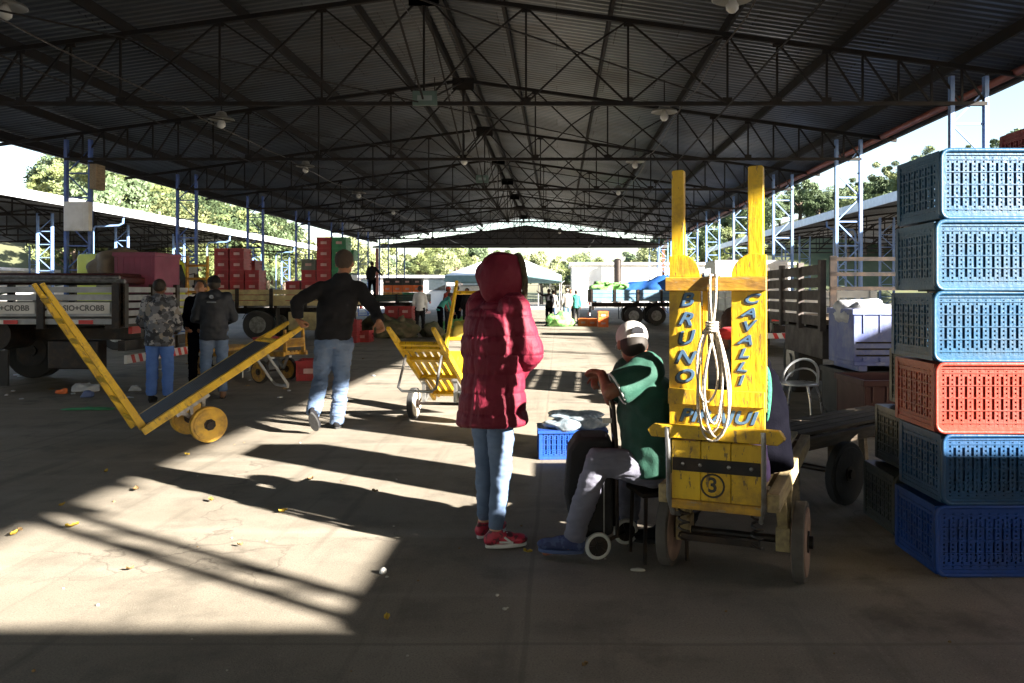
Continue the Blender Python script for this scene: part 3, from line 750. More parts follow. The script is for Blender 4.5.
# second, dark wooden cart behind
wc = empty('handcart', (1.45,5.40,.42), label='dark wooden platform cart in shade between the lettered cart and the crates', cat='handcart', group='handcarts of the market porters', rot=(0,0,R(-50)))
M_dkw = pm('dark_timber', (.10,.075,.05), (.06,.045,.03), sc=5, rough=.85, bump=.5, bsc=30, stretch=(8,1,8))
for s in (-1,1): MB().b2(s*.24-.025,s*.24+.025,0,1.7,-.03,.05).build('side_rail', M_dkw, wc, bevel=.004)
for k in range(4): MB().b2(-.205+k*.105,-.205+k*.105+.09,.02,1.6,.052,.075).build('plank', M_dkw, wc, bevel=.003)
MB().b2(-.21,.21,.2,.28,-.03,.05).build('cross_beam', M_dkw, wc); MB().b2(-.21,.21,1.2,1.28,-.03,.05).build('cross_beam', M_dkw, wc)
for s in (-1,1):
    wheel(wc, .21, .055, s*.33, .35, -.21, M_dark, M_dark)
    MB().bar((s*.25,.35,-.2),(s*.25,.35,-.03),.07,.06).build('axle_bracket', M_dkw, wc)
    MB().bar((s*.2,1.5,-.03),(s*.2,1.55,-.418),.05,.05).build('leg', M_dkw, wc)
MB().cyl((-.36,.35,-.21),(.36,.35,-.21),.02,.02,10).build('axle', M_blk, wc, smooth='a')
# ================================================================= people
def rem(mb, name, mat, parent, vox, smooth=5, disp=None):
    me = mb.mesh('tmp'); o = bpy.data.objects.new('tmp', me); col.objects.link(o)
    md = o.modifiers.new('r','REMESH'); md.mode = 'VOXEL'; md.voxel_size = vox; md.use_smooth_shade = True
    ms = o.modifiers.new('s','SMOOTH'); ms.factor = .5; ms.iterations = smooth
    dg = bpy.context.evaluated_depsgraph_get(); dg.update()
    me2 = bpy.data.meshes.new_from_object(o.evaluated_get(dg)); bpy.data.objects.remove(o); bpy.data.meshes.remove(me)
    if disp:
        nrm = [v.normal.copy() for v in me2.vertices]
        for v, n in zip(me2.vertices, nrm): v.co += n*disp(v.co, n)
    for p in me2.polygons: p.use_smooth = True
    me2.name = name; me2.materials.append(mat)
    ob = bpy.data.objects.new(name, me2); col.objects.link(ob); ob.parent = parent
    return ob
def ell(c, r, f, rx, ry, n=20): return [c+r*rx*math.cos(t*2*math.pi/n)+f*ry*math.sin(t*2*math.pi/n) for t in range(n)]
Z = V((0,0,1))
def hand(mb, wr, d, nrm, side, s=1, curl=35, fr=.0085):
    """palm from wrist wr along d; nrm = palm-facing direction; side = towards the thumb"""
    d = d.normalized(); side = (side-d*side.dot(d)).normalized(); nrm = (nrm-d*nrm.dot(d)-side*nrm.dot(side)).normalized()
    pl = .085*s
    mb.loft([ell(wr+d*t*pl, side, nrm, a*s, b*s, 14) for t, a, b in ((-.1,.026,.02),(.2,.032,.019),(.6,.041,.017),(.95,.042,.014),(1.05,.036,.009))])
    for i, (o, l) in enumerate(((.031,.068),(.011,.078),(-.010,.072),(-.030,.056))):
        p = wr+d*pl*.95+side*o*s; dd = d.copy(); a = curl*(1+.12*i)
        for k, fl in enumerate((.45,.32,.23)):
            dd = (Matrix.Rotation(R(a*(.75 if k == 0 else 1)), 3, d.cross(nrm)) @ dd).normalized()
            q = p+dd*l*fl*s; mb.cap(p, fr*s*(1-.08*k), q, fr*s*(.94-.1*k), 8); p = q
    p = wr+d*pl*.25+side*.03*s; dd = (d*.6+side*.75+nrm*.25).normalized()
    q = p+dd*.038*s; mb.cap(p,.0125*s,q,.0105*s,8); dd = (d*.85+side*.15+nrm*.5).normalized(); mb.cap(q,.0105*s,q+dd*.032*s,.009*s,8)
def person(label, J, group=None, vox=.011, skin='5a3a28', s=1, top=None, pants=None, shoes=None, hair=None, hands=None, cat='person', g=None, look=None, flat=True, bodyvox=None):
    """J: pel, che, nec, hed, shl, shr, ell, elr, wrl, wrr, hil, hir, knl, knr, anl, anr, tol, tor (world)"""
    J = {k: V(v) for k, v in J.items()}
    base = V(((J['anl'].x+J['anr'].x)/2, (J['anl'].y+J['anr'].y)/2, 0))
    root = empty('person', base, label=label, cat=cat, group=group)
    J = {k: v-base for k, v in J.items()}
    ms = pm('skin_'+skin, skin, rough=.5, sc=20)
    ru = (J['shr']-J['shl']).normalized(); rl = (J['hir']-J['hil']).normalized()
    def fwd(r): return Z.cross(r).normalized()
    fu, fl = fwd(ru), fwd(rl); lf = look.normalized() if look is not None else fu
    lr = lf.cross(Z).normalized()
    P, C, N, H = J['pel'], J['che'], J['nec'], J['hed']; S = (J['shl']+J['shr'])/2
    B = MB()
    B.loft([ell(P-V((0,0,.09*s)),rl,fl,.10*s,.085*s), ell(P,rl,fl,.15*s,.105*s), ell((P+C)/2,((rl+ru)/2).normalized(),((fl+fu)/2).normalized(),.128*s,.095*s),
            ell(C,ru,fu,.148*s,.11*s), ell(S-V((0,0,.03*s)),ru,fu,.15*s,.085*s), ell(N-V((0,0,.015*s)),ru,fu,.065*s,.06*s), ell(N+(H-N)*.35,lr,lf,.052*s,.055*s)])
    B.cap(N, .054*s, H-V((0,0,.04*s)), .05*s)
    for k in 'lr':
        B.cap(S+(J['sh'+k]-S)*.9, .052*s, J['el'+k], .038*s); B.cap(J['el'+k], .038*s, J['wr'+k], .026*s)
        B.cap(J['hi'+k], .082*s, J['kn'+k], .052*s); B.cap(J['kn'+k], .05*s, J['an'+k], .036*s)
        ft = J['to'+k]-J['an'+k]; ft.z = 0
        a = J['an'+k]; B.cap(a, .036*s, a+V((0,0,-.03*s))+ft*.2, .032*s); B.cap(a+V((0,0,-.03*s)), .03*s, J['to'+k]-ft*.15, .024*s)
        hd = (J['wr'+k]-J['el'+k]).normalized(); inn = (S-J['sh'+k]).normalized()
        hs = (hands or {}).get(k, {})
        hand(B, J['wr'+k], hs.get('d', hd), hs.get('n', inn), hs.get('s', fu), s, hs.get('curl', 35), .009 if vox < .012 else .011)
    # head
    Mh = Matrix((lr, lf, lr.cross(lf))).transposed()
    def hp(x,y,z): return H+Mh @ V((x,y,z))*s
    B.sphere(H+Mh @ V((0,-.008,.02))*s, (.076*s,.095*s,.098*s), Mh, 20, 14)
    B.sphere(hp(0,.022,-.045), (.055*s,.062*s,.065*s), Mh, 16, 10)
    B.sphere(hp(0,.092,-.018), (.013*s,.02*s,.024*s), Mh, 10, 8); B.cap(hp(0,.083,.02), .010*s, hp(0,.1,-.022), .013*s, 8)
    B.sphere(hp(0,.075,-.062), (.026*s,.014*s,.007*s), Mh, 10, 6); B.sphere(hp(0,.078,-.075), (.022*s,.012*s,.008*s), Mh, 10, 6); B.sphere(hp(0,.065,-.1), (.022*s,.018*s,.016*s), Mh, 10, 6)
    for q in (-1,1): B.sphere(hp(q*.078,-.008,-.012), (.012*s,.02*s,.032*s), Mh, 10, 8); B.sphere(hp(q*.03,.078,.022), (.026*s,.012*s,.008*s), Mh, 8, 6)
    body = rem(B, 'body', ms, root, bodyvox or min(vox,.009), 2)
    # top garment
    if top:
        t = top; T = MB(); hem = t.get('hem',.1)*s; hr = t.get('hr',(.175,.135)); wa = t.get('wa',(.155,.12)); ch = t.get('ch',(.18,.135)); gs = t.get('slv',(.066,.054,.044))
        mid = (P+C)/2; rm = ((rl+ru)/2).normalized(); fm = ((fl+fu)/2).normalized()
        dn = (P-C).normalized()*.5+V((0,0,-.5)); dn.normalize(); dn = t.get('hemdir', dn)
        T.loft([ell(P+dn*hem,rl,fl,(hr[0]-.012)*s,(hr[1]-.012)*s), ell(P+dn*(hem-.012),rl,fl,hr[0]*s,hr[1]*s), ell(P+dn*hem*.3,rl,fl,(hr[0]*.6+wa[0]*.4)*s,(hr[1]*.6+wa[1]*.4)*s), ell(mid,rm,fm,wa[0]*s,wa[1]*s),
                ell(C,ru,fu,ch[0]*s,ch[1]*s), ell(S-V((0,0,.035*s)),ru,fu,ch[0]*s*1.0,ch[1]*.82*s), ell(S+V((0,0,.02*s)),ru,fu,ch[0]*.72*s,.075*s), ell(N+(H-N)*.05,ru,fu,.078*s,.074*s), ell(N+(H-N)*t.get('col',.22),ru,fu,.074*s,.078*s)])
        T.sphere(N-V((0,0,.03*s)), .096*s)
        for k in 'lr':
            T.sphere(J['sh'+k]*.88+S*.12, gs[0]*1.08*s, n=14); T.cap(J['sh'+k]*.8+S*.2, gs[0]*.9*s, N-V((0,0,.045*s)), .065*s)
            if t.get('short'):
                e = J['sh'+k].lerp(J['el'+k], t['short']); T.cap(J['sh'+k]*.9+S*.1, gs[0]*1.05*s, J['sh'+k].lerp(e,.5), gs[1]*1.15*s, 16); T.cyl(J['sh'+k].lerp(e,.5), e, gs[1]*1.15*s, gs[1]*1.2*s, 16)
            else:
                T.cap(J['sh'+k]*.9+S*.1, gs[0]*s, J['el'+k], gs[1]*s, 16); T.cyl(J['el'+k], J['wr'+k]-(J['wr'+k]-J['el'+k])*.04, gs[1]*s, gs[2]*s, 16); T.sphere(J['el'+k], gs[1]*s)
        if t.get('extra'): t['extra'](T, locals())
        am = t.get('amp', .010); fq = t.get('fq', 7)
        def d_(co, n, am=am, fq=fq): return am*(noise.noise(V((co.x*fq+3, co.y*fq, co.z*fq*1.6)))+.6*noise.noise(V((co.x*fq*2.3, co.y*fq*2.3+7, co.z*fq*3.2))))
        o = rem(T, t.get('name','jacket'), t['mat'], root, t.get('vox',vox), t.get('sm',4), t.get('disp') or d_)
        if t.get('after'): t['after'](o, locals())
    if pants:
        T = MB(); pr = pants.get('r',(.098,.068,.056))
        T.loft([ell(P-V((0,0,.09*s)),rl,fl,.12*s,.10*s), ell(P-V((0,0,.04*s)),rl,fl,.163*s,.122*s), ell(P+V((0,0,.05*s)),rl,fl,.15*s,.112*s), ell(P+V((0,0,.08*s)),rl,fl,.14*s,.105*s)])
        for k in 'lr':
            a, b_, c_ = J['hi'+k], J['kn'+k], J['an'+k]
            T.cap(a, pr[0]*s, b_, pr[1]*s, 16); e = c_+(b_-c_).normalized()*pants.get('cuff',.02)*s
            T.cyl(b_, b_.lerp(e,.45), pr[1]*s, (pr[1]*.55+pr[2]*.45)*s*1.04, 16); T.cyl(b_.lerp(e,.45), e, (pr[1]*.55+pr[2]*.45)*s*1.04, pr[2]*s, 16)
        am = pants.get('amp',.011)
        def d2(co, n): return am*(noise.noise(V((co.x*7,co.y*7+5,co.z*15)))*.8+noise.noise(V((co.x*14,co.y*14+co.z*9,co.z*44)))*.55+noise.noise(V((co.x*30,co.y*30,co.z*90)))*.18)
        rem(T, 'trousers', pants['mat'], root, min(vox,pants.get('vox',vox)), 5, d2)
    if shoes:
        for k in 'lr':
            a = J['an'+k]; to = J['to'+k]; f = (to-a); f2 = V((f.x,f.y,0)).normalized(); pitch = shoes.get('p'+k, 0)
            f2 = (Matrix.Rotation(R(pitch),3,f2.cross(Z)) @ f2); u2 = f2.cross(Z).normalized(); w2 = u2.cross(f2).normalized()
            bz = a-w2*.075*s
            Ms = Matrix((u2,f2,w2)).transposed(); T = MB()
            def sp(y,z): return bz+f2*y*s+w2*z*s
            T.sphere(sp(-.02,.045),(.038*s,.05*s,.045*s),Ms,16,10); T.sphere(sp(.06,.045),(.040*s,.07*s,.042*s),Ms,16,10); T.sphere(sp(.13,.036),(.046*s,.068*s,.034*s),Ms,16,10)
            T.cap(a, .043*s, sp(.03,.055), .04*s)
            sh = rem(T, 'shoe', shoes['mat'], root, min(vox,.009), 3)
            so = MB(); poly = []
            for i in range(20):
                t = i/20*2*math.pi; y = .065+.125*math.cos(t); x = (.036+.012*(math.cos(t)*.5+.5))*math.sin(t); poly.append((x,y))
            so.prism(poly, bz+w2*-.004*s, u2*s, f2*s, w2*.022*s); so.build('sole', shoes.get('sole', M_dark), sh, bevel=.004)
            if shoes.get('after'): shoes['after'](sh, sp, u2, f2, w2, s)
    if hair:
        T = MB()
        if hair.get('kind') == 'cap':
            T.sphere(hp(0,-.005,.035), (.088*s,.108*s,.088*s), Mh, 22, 12, zmin=-.28)
            o = rem(T, 'cap', hair['mat'], root, .007, 2)
            b_ = MB(); pts = []
            for i in range(11):
                a = R(-75+15*i); pts.append((.075*math.sin(a), .055+.125*math.cos(a)*(.9 if abs(a) < 1 else .75)))
            q = hair.get('q',1)
            b_.prism(pts+[(.06,.05),(-.06,.05)], hp(0,.0,.01*q), Mh.col[0]*s, (Mh.col[1]*s*q+Mh.col[2]*s*-.15), Mh.col[2]*.006)
            b_.build('brim', hair['mat'], o, bevel=.002)
            T = MB(); T.sphere(hp(0,-.03,-.01), (.079*s,.085*s,.075*s), Mh, 18, 12); rem(T, 'hair', hair.get('hmat', pm('dark_hair',(.02,.014,.01),rough=.7)), root, .008, 2)
        else:
            T.sphere(hp(0,-.022,.03), (.085*s,.098*s,.097*s), Mh, 22, 14)
            if hair.get('long'): T.sphere(hp(0,-.05,-.06), (.08*s,.06*s,.11*s), Mh, 18, 12)
            cut = MB()
            rem(T, 'hair', hair['mat'], root, .008, 2, lambda co, n: .004*noise.noise(co*60))
    return root, J, base, Mh, H
def standing(x, y, face, H=1.7, **k):
    """joints of a relaxed standing figure; face = heading angle, 0 looks away (+y), positive turns left"""
    s = H/1.72; M = Matrix.Translation(V((x,y,0))) @ Matrix.Rotation(R(face),4,'Z')
    j = dict(pel=(0,0,.95),che=(0,.01,1.27),nec=(0,.0,1.47),hed=(0,.02,1.60),shl=(-.175,0,1.41),shr=(.175,0,1.41),ell=(-.23,-.02,1.13),elr=(.23,-.02,1.13),
             wrl=(-.22,.08,.89),wrr=(.22,.08,.89),hil=(-.09,0,.92),hir=(.09,0,.92),knl=(-.105,.02,.5),knr=(.105,.02,.5),anl=(-.11,0,.075),anr=(.11,0,.075),tol=(-.13,.17,.03),tor=(.13,.17,.03))
    j.update(k.get('mod',{}))
    return {a: M @ (V(p)*s) for a, p in j.items()}, s
M_jean = pm('jeans_blue', (.10,.155,.27), (.065,.105,.19), sc=6, rough=.85, bump=.25, bsc=300, dirt=(.24,.28,.36), dsc=3, damt=.5)
M_jeanl = pm('jeans_pale', (.10,.15,.25), (.065,.105,.19), sc=5, rough=.85, bump=.25, bsc=300, dirt=(.18,.24,.34), dsc=3, damt=.6)
M_jeang = pm('jeans_grey', (.17,.17,.22), (.12,.12,.165), sc=6, rough=.85, bump=.3, bsc=300)
M_royal = pm('trousers_royal', (.07,.16,.46), (.05,.12,.36), sc=6, rough=.8)
M_blackc = pm('black_cloth', (.012,.012,.015), (.008,.008,.010), sc=7, spec=.2, rough=.9, bump=.3, bsc=120)
M_navy = pm('navy_cloth', (.0045,.0045,.007), (.003,.003,.005), sc=7, spec=.0, rough=1, bump=.3, bsc=120)
M_hair = pm('dark_hair', (.02,.014,.01), rough=.7)

# ---- woman in red
M_coat = pm('red_puffer', (.155,.009,.026), (.115,.007,.02), sc=6, rough=.66, bump=.45, bsc=60, rv=.06, spec=.28, stretch=(1,1,.5))
M_fur = pm('hood_trim', (.10,.075,.04), (.05,.035,.02), sc=40, rough=.9, bump=1, bsc=140)
JW = dict(pel=W(492,402,4.5),che=W(495,340,4.5),nec=W(497,306,4.5),hed=W(501,281,4.5),shl=W(480,306,4.63),shr=W(516,309,4.41),ell=W(474,350,4.72),elr=W(529,352,4.42),
  wrl=W(497,385,4.78),wrr=W(514,377,4.62),hil=W(485,412,4.57),hir=W(500,414,4.45),knl=W(486,472,4.6),knr=W(501,475,4.46),anl=W(484,521,4.63),anr=W(495,531,4.44))
JW['anl'].z = .085; JW['anr'].z = .085
JW['tol'] = JW['anl']+V((.10,.13,-.05)); JW['tor'] = JW['anr']+V((.17,.04,-.05))
def coat_extra(T, L):
    pass
def coat_disp(co, n):
    # horizontal quilting every 11 cm, vertical seams, and creases
    z = co.z; band = abs(math.sin(math.pi*(z-.03)/.105)); 
    a = math.atan2(co.y-0, co.x-.04)
    vs = abs(math.sin(a*3.1+.5))
    puff = .011*band**.33*min(1, vs*2.4+.3)
    cr = .0045*noise.noise(V((co.x*9,co.y*9,co.z*26)))+.003*noise.noise(V((co.x*25,co.y*25,co.z*45)))
    cr += (1-band)*.006*noise.noise(V((a*16,0,z*8)))
    return puff+cr-.006
def coat_after(o, L):
    root = L['root']; Hh = L['H']; Mh = L['Mh']; s = L['s']
    hd = MB()
    # hood: shell of rings around the head axis, opening towards the look direction
    def hp(x,y,z): return Hh+Mh @ V((x*1.05,y*1.16+.0,z*1.07))
    rings = []
    for t, cy, cz, rx, rz in ((0,-.120,-.005,.012,.014),(.1,-.113,-.002,.042,.052),(.2,-.100,.002,.066,.082),(.35,-.075,.008,.088,.110),(.5,-.04,.012,.104,.130),(.65,.0,.013,.111,.142),(.85,.05,.006,.108,.146),(1,.082,.0,.098,.140)):
        rings.append([hp(rx*math.cos(k*R(15)), cy-.012*math.sin(k*R(15)), cz+rz*math.sin(k*R(15))*(1.0 if math.sin(k*R(15))>0 else 1.12)) for k in range(24)])
    inner = []
    for yy, k_ in ((.075,.84),(.045,.80),(.02,.74)):
        inner.append([hp(.1*k_*math.cos(k*R(15)), yy, -.002+.142*k_*math.sin(k*R(15))) for k in range(24)])
    hd.loft(rings+inner, cap=True)
    def dd(co, n):
        q = Mh.transposed() @ (co-Hh)
        return .010*noise.noise(V((q.x*16,q.y*7,q.z*9)))+.004*noise.noise(co*28)-.004*math.exp(-(q.x/.007)**2)+.004*noise.noise(V((q.x*30,q.y*9,q.z*12)))
    hood = rem(hd, 'hood', M_coat, root, .008, 2, dd)
    tr = MB(); pts = [hp(.1*math.cos(k*R(15)), .088-.012*math.sin(k*R(15)), -.002+.142*math.sin(k*R(15))*(1.0 if math.sin(k*R(15))>0 else 1.1)) for k in range(24)]
    tr.path(pts, .017, 8, closed=True)
    rem(tr, 'hood_trim', M_fur, hood, .006, 1, lambda co, n: .004*noise.noise(co*90)+.001)
    # collar under the chin, cuffs
    cl = MB(); Nn = L['N']; cl.path([Nn+V((0,0,.0))+Mh @ V((.085*math.cos(k*R(20)),.01+.08*math.sin(k*R(20)),.012*math.sin(k*R(20)))) for k in range(18)], .028, 10, closed=True)
    rem(cl, 'collar', M_coat, o, .009, 2)
    J_ = L['J']
    c2 = MB(); w_ = J_['wrr']; e_ = J_['elr']; c2.cyl(w_+(e_-w_)*.06, w_-(e_-w_)*.04, .041, .037, 16); c2.build('cuff', M_blackc, o, smooth='a')
def red_shoe(sh, sp, u2, f2, w2, s):
    b = MB()
    for q in (-1,1):
        b.bar(sp(.02,.035)+u2*q*.043*s, sp(.10,.03)+u2*q*.049*s, .006, .010)
        b.bar(sp(.05,.06)+u2*q*.036*s, sp(.09,.03)+u2*q*.050*s, .006, .010)
    for k in range(4): b.bar(sp(.05+.018*k,.088-.008*k)-u2*.02*s, sp(.05+.018*k,.088-.008*k)+u2*.02*s, .007, .005)
    b.build('trim', M_white2, sh)
M_rshoe = pm('red_running_shoe', (.42,.02,.05), (.10,.02,.03), sc=30, rough=.5, lo=.5, hi=.55)
woman = person('woman in dark red hooded quilted coat and pale jeans, standing at the centre', JW, vox=.009, skin='c99a80', s=.95,
  top=dict(mat=M_coat,name='coat',vox=.0055,sm=8,hem=.13,hr=(.235,.205),wa=(.20,.165),ch=(.212,.17),slv=(.088,.084,.056),disp=coat_disp,after=coat_after,hemdir=V((0,0,-1))),
  pants=dict(mat=M_jeanl,r=(.088,.062,.044),cuff=.03,vox=.006,amp=.008), shoes=dict(mat=M_rshoe,sole=M_white2,after=red_shoe), hair=dict(mat=M_hair), look=V((.90,.43,-.06)))
wr = woman[0]
for q in (-1,1):
    Mh, H_ = woman[3], woman[4]
    e = MB().sphere(H_+Mh @ V((q*.03,.083,.012))*.95, .011, n=10, m=8).build('eye', M_white2, wr, smooth=True)
    MB().sphere(H_+Mh @ V((q*.03,.0915,.012))*.95, .0045, n=8, m=6).build('iris', M_blk, e, smooth=True)

# ---- walking man with the two carts
Ym = 8.2
JM = dict(pel=W(333,338,Ym),che=W(337,306,Ym),nec=W(342,278,Ym),hed=W(345,263,Ym),shl=W(318,289,Ym),shr=W(361,289,Ym+.05),ell=W(297,301,8.0),elr=W(373,307,8.25),
  wrl=W(298,319,8.0),wrr=W(379,321,8.1),hil=W(325,343,Ym),hir=W(343,343,Ym+.03),knl=W(321,378,8.25),knr=W(341,382,8.3),anl=W(314,411,7.95),anr=W(337,420,8.4))
JM['anr'].z = .085; JM['tor'] = JM['anr']+V((-.02,.18,-.05)); JM['tol'] = JM['anl']+V((.0,.12,-.13))
person('man in black sweater walking away, pulling a yellow handcart with each hand', JM, vox=.012, skin='8a5c42', s=1.1,
  top=dict(mat=M_blackc,name='sweater',hem=.02,hr=(.17,.13),wa=(.165,.13),ch=(.185,.14),slv=(.072,.062,.045),amp=.014),
  pants=dict(mat=M_jean,vox=.009,r=(.100,.074,.064),amp=.016,cuff=-.03), shoes=dict(mat=M_blackc,pl=-50,sole=M_dark), hair=dict(mat=pm('cropped_hair',(.045,.03,.022),rough=.9,bump=.5,bsc=200)),
  hands={'l':dict(d=V((.35,.1,-.6)),n=V((.2,.3,-.2)),s=V((.6,-.6,0)),curl=65),'r':dict(d=V((.1,.2,-.7)),n=V((-.2,-.6,0)),s=V((-1,0,0)),curl=65)}, look=V((.1,1,-.05)))

# ---- man in camouflage jacket
def camo():
    m = bpy.data.materials.new('camouflage'); m.use_nodes = True; nt = m.node_tree; N = nt.nodes; L = nt.links; b = N['Principled BSDF']; b.inputs['Roughness'].default_value = .85
    tc = N.new('ShaderNodeTexCoord'); n0 = N.new('ShaderNodeTexNoise'); n0.inputs['Scale'].default_value = 14; n0.inputs['Detail'].default_value = 3; L.new(tc.outputs['Object'], n0.inputs['Vector'])
    ma = N.new('ShaderNodeVectorMath'); ma.operation = 'MULTIPLY_ADD'; L.new(n0.outputs['Color'], ma.inputs[0]); ma.inputs[1].default_value = (.16,.16,.16); L.new(tc.outputs['Object'], ma.inputs[2])
    n = N.new('ShaderNodeTexVoronoi'); n.inputs['Scale'].default_value = 15; L.new(ma.outputs[0], n.inputs['Vector']); sp_ = N.new('ShaderNodeSeparateColor'); L.new(n.outputs['Color'], sp_.inputs[0])
    cr = N.new('ShaderNodeValToRGB'); cr.color_ramp.interpolation = 'CONSTANT'; e = cr.color_ramp.elements
    e[0].position = 0; e[0].color = (.02,.022,.03,1); e[1].position = .28; e[1].color = (.11,.12,.15,1)
    for p, c in ((.52,(.27,.27,.29,1)),(.68,(.05,.055,.07,1)),(.84,(.18,.165,.15,1))):
        q = e.new(p); q.color = c
    L.new(sp_.outputs[0], cr.inputs[0]); L.new(cr.outputs[0], b.inputs['Base Color']); return m
j, s_ = standing(-5.18, 10.4, 5, 1.6, mod=dict(wrl=(-.16,.2,1.0),wrr=(.17,.2,1.0),ell=(-.25,.0,1.12),elr=(.25,.0,1.12)))
person('man in a grey camouflage jacket and bright blue trousers seen from behind', j, vox=.013, skin='6b4530', s=s_, group=None,
  top=dict(mat=camo(),hem=.16,hr=(.2,.15),wa=(.19,.15),ch=(.2,.15),slv=(.078,.068,.05),amp=.014), pants=dict(mat=M_royal,r=(.10,.078,.07),amp=.012), shoes=dict(mat=M_blackc), hair=dict(mat=M_hair))
# ---- man in black printed jacket
j, s_ = standing(-4.62, 10.75, 28, 1.66, mod=dict(wrl=(-.10,.28,1.08),wrr=(.15,.26,1.05),elr=(.25,.02,1.12),ell=(-.24,.05,1.12)))
def jprint(o, L):
    M4 = Matrix.Translation(L['C']+V((.03,-.156,.12))) @ RX90
    a = text_mesh('o', .09, pm('print_grey',(.3,.33,.4),rough=.6), 'emblem', o, M4 @ Matrix.Translation(V((0,.03,0))) , offset=.004, extrude=.012)
    text_mesh('ooooooo', .036, MATS['print_grey'], 'print', o, M4 @ Matrix.Translation(V((0,-.045,0))), offset=.001, extrude=.014, spacing=.8)
person('man in printed black jacket, dark cap and jeans beside the camouflage man', j, vox=.013, skin='7a4e36', s=s_,
  top=dict(mat=pm('black_jacket',(.009,.013,.024),(.006,.009,.017),rough=.7),hem=.13,hr=(.195,.15),wa=(.18,.145),ch=(.2,.15),slv=(.078,.066,.05),amp=.013,after=jprint), pants=dict(mat=M_jean,r=(.10,.075,.065),amp=.014), shoes=dict(mat=pm('brown_sandal',(.22,.11,.06),rough=.7)), hair=dict(kind='cap',mat=M_blackc))
j, s_ = standing(-4.98, 11.15, -170, 1.6, mod=dict(wrl=(-.12,.25,1.0),wrr=(.12,.25,1.0)))
person('person in dark navy clothes half hidden between the camouflage man and the man in black', j, vox=.014, skin='9a6a4e', s=s_, top=dict(mat=M_navy,hem=.06), pants=dict(mat=M_navy), shoes=dict(mat=M_blackc), hair=dict(mat=M_hair))

# ---- seated man in green shirt
M_greens = pm('green_shirt', (.010,.068,.045), (.007,.05,.033), sc=8, rough=.8, bump=.35, bsc=160)
Ys = 4.3
JS = dict(pel=W(655,462,Ys),che=W(651,398,4.34),nec=W(646,362,4.36),hed=W(632,343,4.42),shl=W(628,372,4.56),shr=W(661,373,4.14),ell=W(611,400,4.62),elr=W(612,384,4.2),
  wrl=W(601,378,4.55),wrr=W(601,373,4.44),hil=W(645,470,4.42),hir=W(654,470,4.22),knl=W(628,468,4.66),knr=W(598,460,4.2),anl=W(630,528,4.60),anr=W(573,538,4.26))
JS['anr'].z = .115; JS['anl'].z = .11
JS['tor'] = JS['anr']+V((-.17,.03,-.08)); JS['tol'] = JS['anl']+V((-.03,.15,-.08))
JS['shr'] = W(648,372,4.19); JS['elr'] = W(609,393,4.16); JS['wrr'] = W(602,374,4.36)
def shirt_after(o, L):
    J_ = L['J']; s = L['s']
    for k in 'lr':
        e = J_['sh'+k].lerp(J_['el'+k], .79); d = (J_['el'+k]-J_['sh'+k]).normalized()
        a, u = frame(d); MB().path([e+(a*math.cos(t*R(20))+u*math.sin(t*R(20)))*.086 for t in range(18)], .006, 8, closed=True).build('sleeve_band', M_white2, o, smooth=True)
def seat_cap(L): pass
M_capw = pm('grey_white_cap', (.55,.53,.50), (.46,.44,.42), sc=12, rough=.85, bump=.4, bsc=200)
sm = person('seated man in green shirt and pale cap leaning on the trolley handle', JS, vox=.009, skin='94604a', s=1.0,
  top=dict(mat=M_greens,name='shirt',hem=.09,hr=(.215,.19),wa=(.205,.185),ch=(.22,.18),slv=(.088,.076,.05),short=.80,amp=.014,after=shirt_after,hemdir=V((.1,-.05,-1)).normalized()),
  pants=dict(mat=M_jeang,vox=.006,r=(.095,.07,.056),amp=.012,cuff=-.0), shoes=dict(mat=pm('blue_shoe',(.018,.028,.10),(.05,.07,.15),sc=26,rough=.7,lo=.5,hi=.55),sole=pm('blue_sole',(.05,.08,.2),rough=.6)), hair=dict(kind='cap',mat=M_capw,q=1),
  look=V((-.22,.95,-.24)), hands={'r':dict(d=V((-.35,.75,.1)),n=V((.3,.2,-1)),s=V((-.5,-.2,.1)),curl=28),'l':dict(d=V((-.2,-.8,0)),n=V((.2,0,-1)),s=V((-1,0,0)),curl=28)})
Mh, H_ = sm[3], sm[4]
b_ = MB(); capn = [o for o in sm[0].children if o.name.startswith('cap')][0]
b_.prism([(-.035,-.012),(.035,-.012),(.03,.018),(0,.03),(-.03,.018)], H_+Mh @ V((0,-.116,.045)), Mh.col[0], (Mh.col[2]*.98+Mh.col[1]*.25).normalized(), Mh.col[1]*.01)
b_.build('back_opening', M_blackc, capn)
# stool under him
st = empty('stool', (JS['pel'].x+.02, 4.32, 0), R(15), 'low dark stool under the seated man in green', 'stool')
MB().b2(-.14,.14,-.13,.13,.35,.375).build('seat', M_blk, st, bevel=.006)
for a in (-1,1):
    for b2_ in (-1,1): MB().bar((a*.11,b2_*.10,.35),(a*.12,b2_*.11,0),.016).build('leg', M_blk, st)

